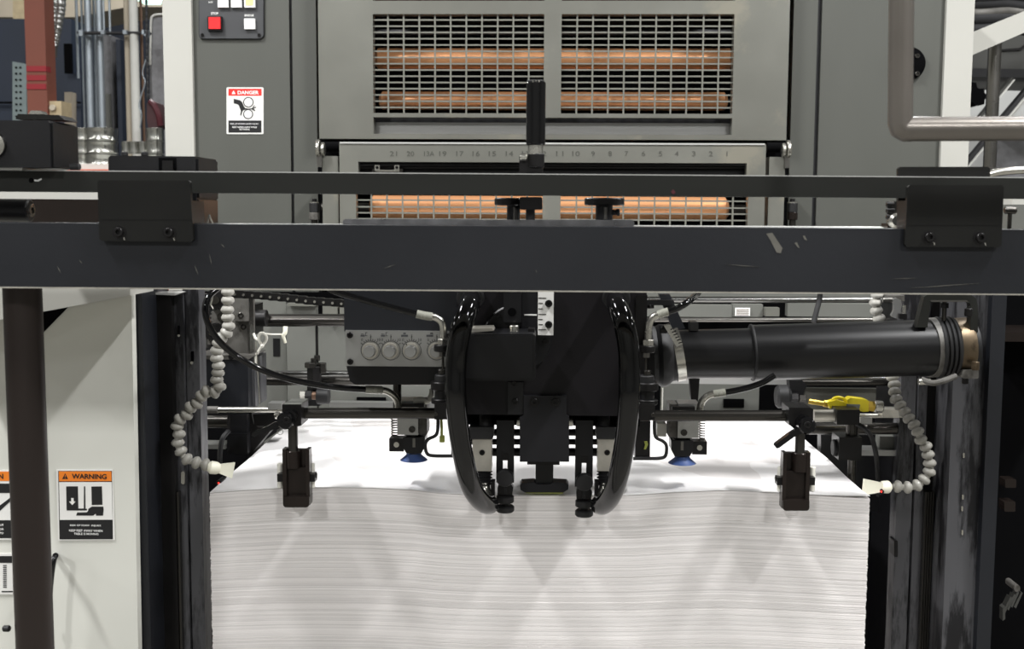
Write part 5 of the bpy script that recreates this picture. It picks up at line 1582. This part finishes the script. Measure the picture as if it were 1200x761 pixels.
rc = T('steel_column', 'red-brown steel column with three crimson bands, far behind the sensor box', 'column')
Yc = 4.6
zt_ = P(45, -60, Yc).z
obj('front_flange', box3((P(30, 60, Yc).x, Yc, 0), (P(53.5, 60, Yc).x, Yc + 0.04, zt_), 0.003), red_brown, rc)
obj('side_web', box3((P(49, 60, Yc).x, Yc + 0.04, 0), (P(53.4, 60, Yc).x, Yc + 0.075, zt_), 0.003), red_brown, rc)
obj('rear_flange', box3((P(30, 60, Yc).x, Yc + 0.075, 0), (P(53.4, 60, Yc).x, Yc + 0.09, zt_), 0.003), red_brown, rc)
for y in (77.3, 88, 98.3):
    obj('band', bx(31, y, 53.8, y + 6.3, Yc - 0.004, 0.045), stripe_red, rc, label='crimson band')
jbx = T('junction_box', 'beige wall box fixed low on the red-brown column', 'box')
obj('box_shell', bx(55, 118.5, 72, 136, Yc + 0.02, 0.1, 0.004), box_beige, jbx)
obj('box_knob', slab(circ(61, 126, 3.5, 14), Yc + 0.005, 0.02), bg_beige, jbx)
bgslab('perforated_upright', [(14.5, 72), (31, 75), (31, 680), (15.5, 680)], 5.0, 0.04, slot_steel, 'pale green perforated steel upright beside the red-brown column', 'upright')
b = new_bm()
for i in range(9):
    for x in (18.5, 23.5):
        slab(circ(x + i * 0.05, 79 + i * 7.2, 1.2, 8), 4.995, 0.004, bm=b)
obj('hole_pattern', b, deep_black, bpy.data.objects['perforated_upright'], kind='stuff')
bgslab('perforated_upright', [(75.5, 108), (84, 108), (84.5, 680), (75.5, 680)], 5.0, 0.05, bg_beige, 'short pale slotted post between the column and the conduits', 'upright')
for (px, lab) in (([(-60, 22), (29.5, 22), (29.5, 600), (-60, 600)], 'dark blue cabinet behind the perforated upright'),
                  ([(58, 22), (83.5, 22), (83.5, 86.5), (58, 86.5)], 'dark blue upper cabinet with a black slot, behind the foil duct'),
                  ([(60, 86.5), (95, 86.5), (95, 600), (60, 600)], 'dark blue lower cabinet right of the red-brown column')):
    o = bgslab('blue_cabinet', px, 5.8 + 0.05 * len(lab) / 50, 0.5, bg_navy, lab, 'cabinet')
    if 'slot' in lab:
        obj('slot', bx(75, 51, 83.5, 86, 5.79, 0.02), deep_black, o)
    else:
        obj('seam', bx(px[0][0] + 2, 119, px[1][0] - 2, 121, 5.795, 0.02), deep_black, o)
fd = T('foil_duct', 'crinkled silver foil duct hanging beside the red-brown column', 'duct')
obj('duct_body', tube(pix_path([(68, -40, 4.9), (69, 0, 4.9), (68, 20, 4.9), (65, 40, 4.9), (63.5, 54, 4.9)]), lambda t: (9.0 - 4.0 * t) * S(4.9) * (1 + 0.06 * math.sin(t * 90)), 18, 12), foil, fd)
obj('duct_end', tube(pix_path([(63, 52, 4.9), (62.6, 60, 4.9), (62.5, 67, 4.9)]), 4.2 * S(4.9), 14), casting, fd)
bgslab('overhead_duct', [(-60, -30), (193, -30), (193, 8), (150, 8), (88, 20), (-60, 20)], 6.6, 0.4, bg_beige, 'wide pale overhead duct crossing above the conduits', 'duct')
bgslab('small_box', [(15, 0), (28, 0), (28, 25), (15, 25)], 6.3, 0.2, box_beige, 'beige box hanging under the overhead duct near the column', 'box')
bgslab('bright_lamp', [(160, -6), (183, -6), (181, 1.2), (162, 1.2)], 6.0, 0.1, lamp_glow, 'greenish glowing end of a ceiling lamp at the top edge', 'lamp')

col_pipe(88.6, 1.7, -20, 92, 5.0, galv, 'thin short grey conduit, first beside the dark cabinet', full=False)
col_pipe(94.6, 1.4, -20, 200, 5.05, galv, 'thin grey conduit touching the strut clamp', 'pipe')
col_pipe(101.8, 4.2, -20, 200, 5.0, galv, 'first of the two thick grey conduits')
col_pipe(109, 1.7, -20, 200, 5.05, galv, 'thin grey conduit between the two thick ones')
col_pipe(115.2, 3.7, -20, 200, 5.0, galv, 'second of the two thick grey conduits')
col_pipe(120.5, 1.2, -20, 39, 5.0, galv, 'thin conduit dropping to the tall grey cabinet, nearer the thick pair', full=False)
col_pipe(127.5, 1.4, -20, 42, 5.0, galv, 'thin conduit dropping onto the middle of the tall grey cabinet', full=False)
col_pipe(147.3, 3.2, -20, 200, 5.0, bg_beige, 'beige pipe beside the tall grey cabinet')
col_pipe(155.5, 5.0, -20, 200, 4.95, bg_white, 'thick off-white pipe running floor to ceiling')
col_pipe(164.3, 1.7, -20, 160, 5.0, copper_pipe, 'thin copper-brown pipe beside the thick off-white one')
tc_ = T('tall_cabinet', 'narrow tall grey electrical cabinet behind the conduits', 'cabinet')
obj('cabinet_body', bx(120.5, 41, 137.5, 640, 5.3, 0.25, 0.004), bg_lightgrey, tc_)
obj('door_strip', bx(137.6, 46, 143, 200, 5.32, 0.2), bg_navy, tc_)
obj('lower_door', bx(124, 110, 129, 150, 5.285, 0.02, 0.002), mid_grey, tc_)
stt = T('strut_channel', 'thin dark strut with pale clamps crossing the conduits', 'strut')
obj('strut_bar', bx(90, 36.8, 174, 39.2, 4.93, 0.04), dark_seam, stt)
for x in (94.5, 120, 146, 168, 171):
    obj('pipe_clamp', bx(x - 2.2, 35, x + 2.2, 42 if x in (94.5, 171) else 40, 4.915, 0.03, 0.002), galv, stt)
b_ = T('hook_pipe', 'thin white pipe bent over like a hook beside the white end frame', 'pipe')
obj('pipe_body', tube(pix_path([(200, 17, 5.09), (186, 17, 5.09), (179, 19, 5.09), (177, 25, 5.09), (176.5, 45, 5.09), (176, 62, 5.09), (176, 76, 5.09)]), 1.3 * S(5.09), 10), bg_white, b_)
hch = T('hanging_chain', 'dark hanging chain in front of the mottled grey panel', 'chain')
src = None
for i in range(16):
    p = P(171.5 + i * 0.12, 2 + i * 7.4, 4.7)
    if src is None:
        src = obj('link', lathe([(0.003, -0.014), (0.006, -0.007), (0.006, 0.007), (0.003, 0.014)], p, (0, 0, 1), 8), dark_seam, hch)
    else:
        twin(src, 'link', p, hch)
o = bgslab('mottled_panel', [(175.5, 20), (200, 20), (200, 640), (175.5, 640)], 5.1, 0.1, bg_lightgrey, 'mottled light grey panel beside the white end frame', 'panel')
bg_ = T('tool_bag', 'dark red and black bag hanging on the chain', 'bag')
obj('bag_body', slab([(172, 121), (178, 118.5), (184, 121), (190, 138), (192, 146), (188, 150), (174, 151), (172, 140)], 4.66, 0.08, 0.02, 3), dark_bag, bg_)
obj('bag_strap', tube(pix_path([(176, 119, 4.66), (181, 124, 4.65), (186, 135, 4.65), (188, 147, 4.66)]), 0.012, 8), dark_red, bg_)
cw = T('curly_wire', 'thin pale wire looping down beside the copper-brown pipe', 'wire')
obj('wire_body', tube(pix_path([(171, 70, 4.75), (167, 85, 4.75), (170, 97, 4.75), (165.5, 112, 4.75), (163, 124, 4.75), (166, 135, 4.75), (164, 150, 4.75)]), 0.0026, 8), galv, cw)

# tins
k = 0
spots = [(97, 170, 11.5, 'front of the bench, first in the row'), (119, 170, 18.5, 'second in the row'), (148, 184, 5.0, 'small one left of the thick off-white pipe'), (157.5, 184, 5.5, 'small one at the foot of the off-white pipe'), (168, 184, 5.5, 'small one below the copper-brown pipe'), (182, 168, 10.5, 'the one beside the white end frame')]
for x, y, r, lab in spots:
    small = r < 8
    for lv_, (y0, y1) in enumerate(((150.5, 165.5), (166, 180.5), (181, 195)) if not small else ((166, 180.5),)):
        t = T('paint_tin', 'shiny silver tin, %s%s' % (lab, '' if small else ((', top of its stack', ', middle of its stack', ', bottom of its stack')[lv_])), 'tin', 'silver tins')
        Yt = 4.2
        a = P(x, y1, Yt)
        h = (y1 - y0) * S(Yt)
        rr = r * S(Yt)
        obj('tin_body', lathe([(rr, 0), (rr * 1.02, 0.004), (rr * 0.98, 0.01), (rr * 0.98, h - 0.01), (rr * 1.02, h - 0.005), (rr * 1.02, h - 0.001), (rr * 0.9, h - 0.001)], a, (0, 0, 1), 28), tin, t)
        obj('tin_lid', lathe([(rr * 0.9, h - 0.004), (rr * 0.88, h), (rr * 0.5, h - 0.002)], a, (0, 0, 1), 24), shaft, t)
br_ = T('tin_bench', 'orange-edged bench carrying the silver tins', 'bench')
zb = P(130, 195.3, 4.2).z
obj('bench_top', box3((P(88, 190, 4.0).x, 3.95, zb - 0.02), (P(192, 190, 4.0).x, 4.45, zb), 0.002), bg_white, br_)
obj('bench_edge', box3((P(88, 190, 4.0).x, 3.93, zb - 0.05), (P(192, 190, 4.0).x, 3.95, zb - 0.02), 0.002), orange_board, br_, label='orange painted front edge')
for x in (92, 188):
    for Yb in (3.97, 4.4):
        q = P(x, 190, 4.0).x
        obj('bench_leg', box3((q - 0.02, Yb, 0), (q + 0.02, Yb + 0.04, zb - 0.02), 0.002), orange_board, br_)

# ------------------------------------------------------------------ the hall behind, on the right of the press
bgslab('white_brace', [(1120, 45.7), (1210, 9), (1500, -108), (1500, -85), (1210, 34), (1120, 73)], 2.75, 0.08, white_paint, 'thick white painted brace slanting up beyond the white end frame', 'brace')
sp_ = T('steel_post', 'slim steel post under the white slanting brace', 'post')
a = P(1163, 120, 2.85)
obj('post_tube', cyl((a.x, 2.85, 0), (a.x, 2.85, P(1163, 40, 2.85).z), 7.2 * S(2.85), 24), shaft, sp_)
dc = T('folded_cloth', 'dark grey crumpled cloth bundle above the white slanting brace', 'cloth')
for i, (y0, y1) in enumerate(((-14, 3), (0, 12), (9, 20), (17, 30), (27, 40))):
    obj('fold', tube(pix_path([(1128, (y0 + y1) / 2, 3.3), (1150, (y0 + y1) / 2 + 1.5 * (-1) ** i, 3.28), (1180, (y0 + y1) / 2 - 1.5, 3.3), (1215, (y0 + y1) / 2 + 2, 3.3), (1262, (y0 + y1) / 2, 3.32)]), (y1 - y0) / 2 * S(3.3) * 1.1, 14), dark_cloth if i != 2 else casting, dc)
gh = T('grey_hood', 'dark grey machine hood under the white slanting brace', 'hood')
obj('hood_face', slab([(1137, 30), (1500, 0), (1500, 100), (1137, 92)], 3.6, 0.3, 0.004), dark_hood, gh)
obj('hood_step', slab([(1137, 80), (1262, 82), (1262, 92), (1137, 90)], 3.5, 0.1, 0.004), dark_seam, gh)
obj('hood_seam', slab([(1170, 58), (1195, 56), (1210, 46), (1210, 48), (1196, 59), (1170, 60)], 3.595, 0.01), oxide, gh)
bgslab('pale_panel', [(1132, 90), (1420, 92), (1420, 690), (1132, 690)], 4.4, 0.05, pale_panel, 'pale panel glimpsed behind the slanting rails', 'panel')
bgslab('grey_board', [(1166, 150), (1262, 120), (1420, 70), (1420, 770), (1166, 770)], 3.95, 0.04, bg_lightgrey, 'light grey board below the slanting rails', 'board')
for i, (x0, y0, x1, y1, wd, lab) in enumerate(((1140, 150, 1188, 92, 5, 'dark slanting rail nearest the white end frame'), (1128, 200, 1206, 105, 7, 'middle dark slanting rail behind the steel post'), (1176, 142, 1215, 96, 9, 'wide dark slanting rail beyond the steel post'))):
    n = Vector((-(y1 - y0), x1 - x0)).normalized() * wd / 2
    o = bgslab('slanting_rail', [(x0 + n.x, y0 + n.y), (x1 + n.x, y1 + n.y), (x1 - n.x, y1 - n.y), (x0 - n.x, y0 - n.y)], 3.45 + 0.03 * i, 0.03, dark_hood if i != 1 else dark_seam, lab, 'rail')
    m = Vector((x1 - x0, y1 - y0))
    obj('rail_edge', slab([(x0 + n.x * 1.0, y0 + n.y), (x1 + n.x, y1 + n.y), (x1 + n.x * 0.55, y1 + n.y * 0.55), (x0 + n.x * 0.55, y0 + n.y * 0.55)], 3.44 + 0.03 * i, 0.02), bg_white, o)
dk = T('dark_sprocket', 'small black toothed part in front of the pale panel, beside the white end frame', 'sprocket')
c0 = (1146, 113)
obj('sprocket_body', slab([(c0[0] + (9 if i % 2 else 12) * math.cos(i * math.pi / 7), c0[1] + (9 if i % 2 else 12) * math.sin(i * math.pi / 7)) for i in range(14)], 3.4, 0.05), deep_black, dk)
obj('sprocket_arm', slab([(1137, 96), (1144, 97), (1146, 106), (1137, 108)], 3.41, 0.04), deep_black, dk)
sb_ = T('bright_tube', 'bright curved tube beside the dark back plate under the bent pipe', 'tube')
obj('tube_body', tube(pix_path([(1150, 207, 1.3), (1162, 203.5, 1.3), (1176, 201, 1.3), (1200, 199.5, 1.3), (1262, 198.5, 1.3), (1500, 196, 1.3)]), 4.5 * S(1.3), 18), zinc, sb_)

# ------------------------------------------------------------------ settle locations
def kids(o):
    return [c for c in ALLO if c.parent is o]


ALLO = list(COL.objects)
CH = {}
for o in ALLO:
    if o.parent:
        CH.setdefault(o.parent.name, []).append(o)


def boxof(o):
    pts = []
    if o.type == 'MESH':
        c = WC[o.name]
        R = o.rotation_quaternion.to_matrix() if o.rotation_mode == 'QUATERNION' else o.rotation_euler.to_matrix()
        pts += [c + R @ Vector(q) for q in o.bound_box]
    for c in CH.get(o.name, []):
        pts += boxof(c)
    return pts


for o in ALLO:
    if o.parent is None and o.type == 'EMPTY':
        pts = boxof(o)
        lo = Vector((min(p[i] for p in pts) for i in range(3)))
        hi = Vector((max(p[i] for p in pts) for i in range(3)))
        WC[o.name] = Vector(((lo.x + hi.x) / 2, (lo.y + hi.y) / 2, lo.z))
for o in ALLO:
    if o.type in ('MESH', 'EMPTY') and o.name in WC:
        o.location = WC[o.name] - (WC[o.parent.name] if o.parent else Vector((0, 0, 0)))
bpy.context.view_layer.update()
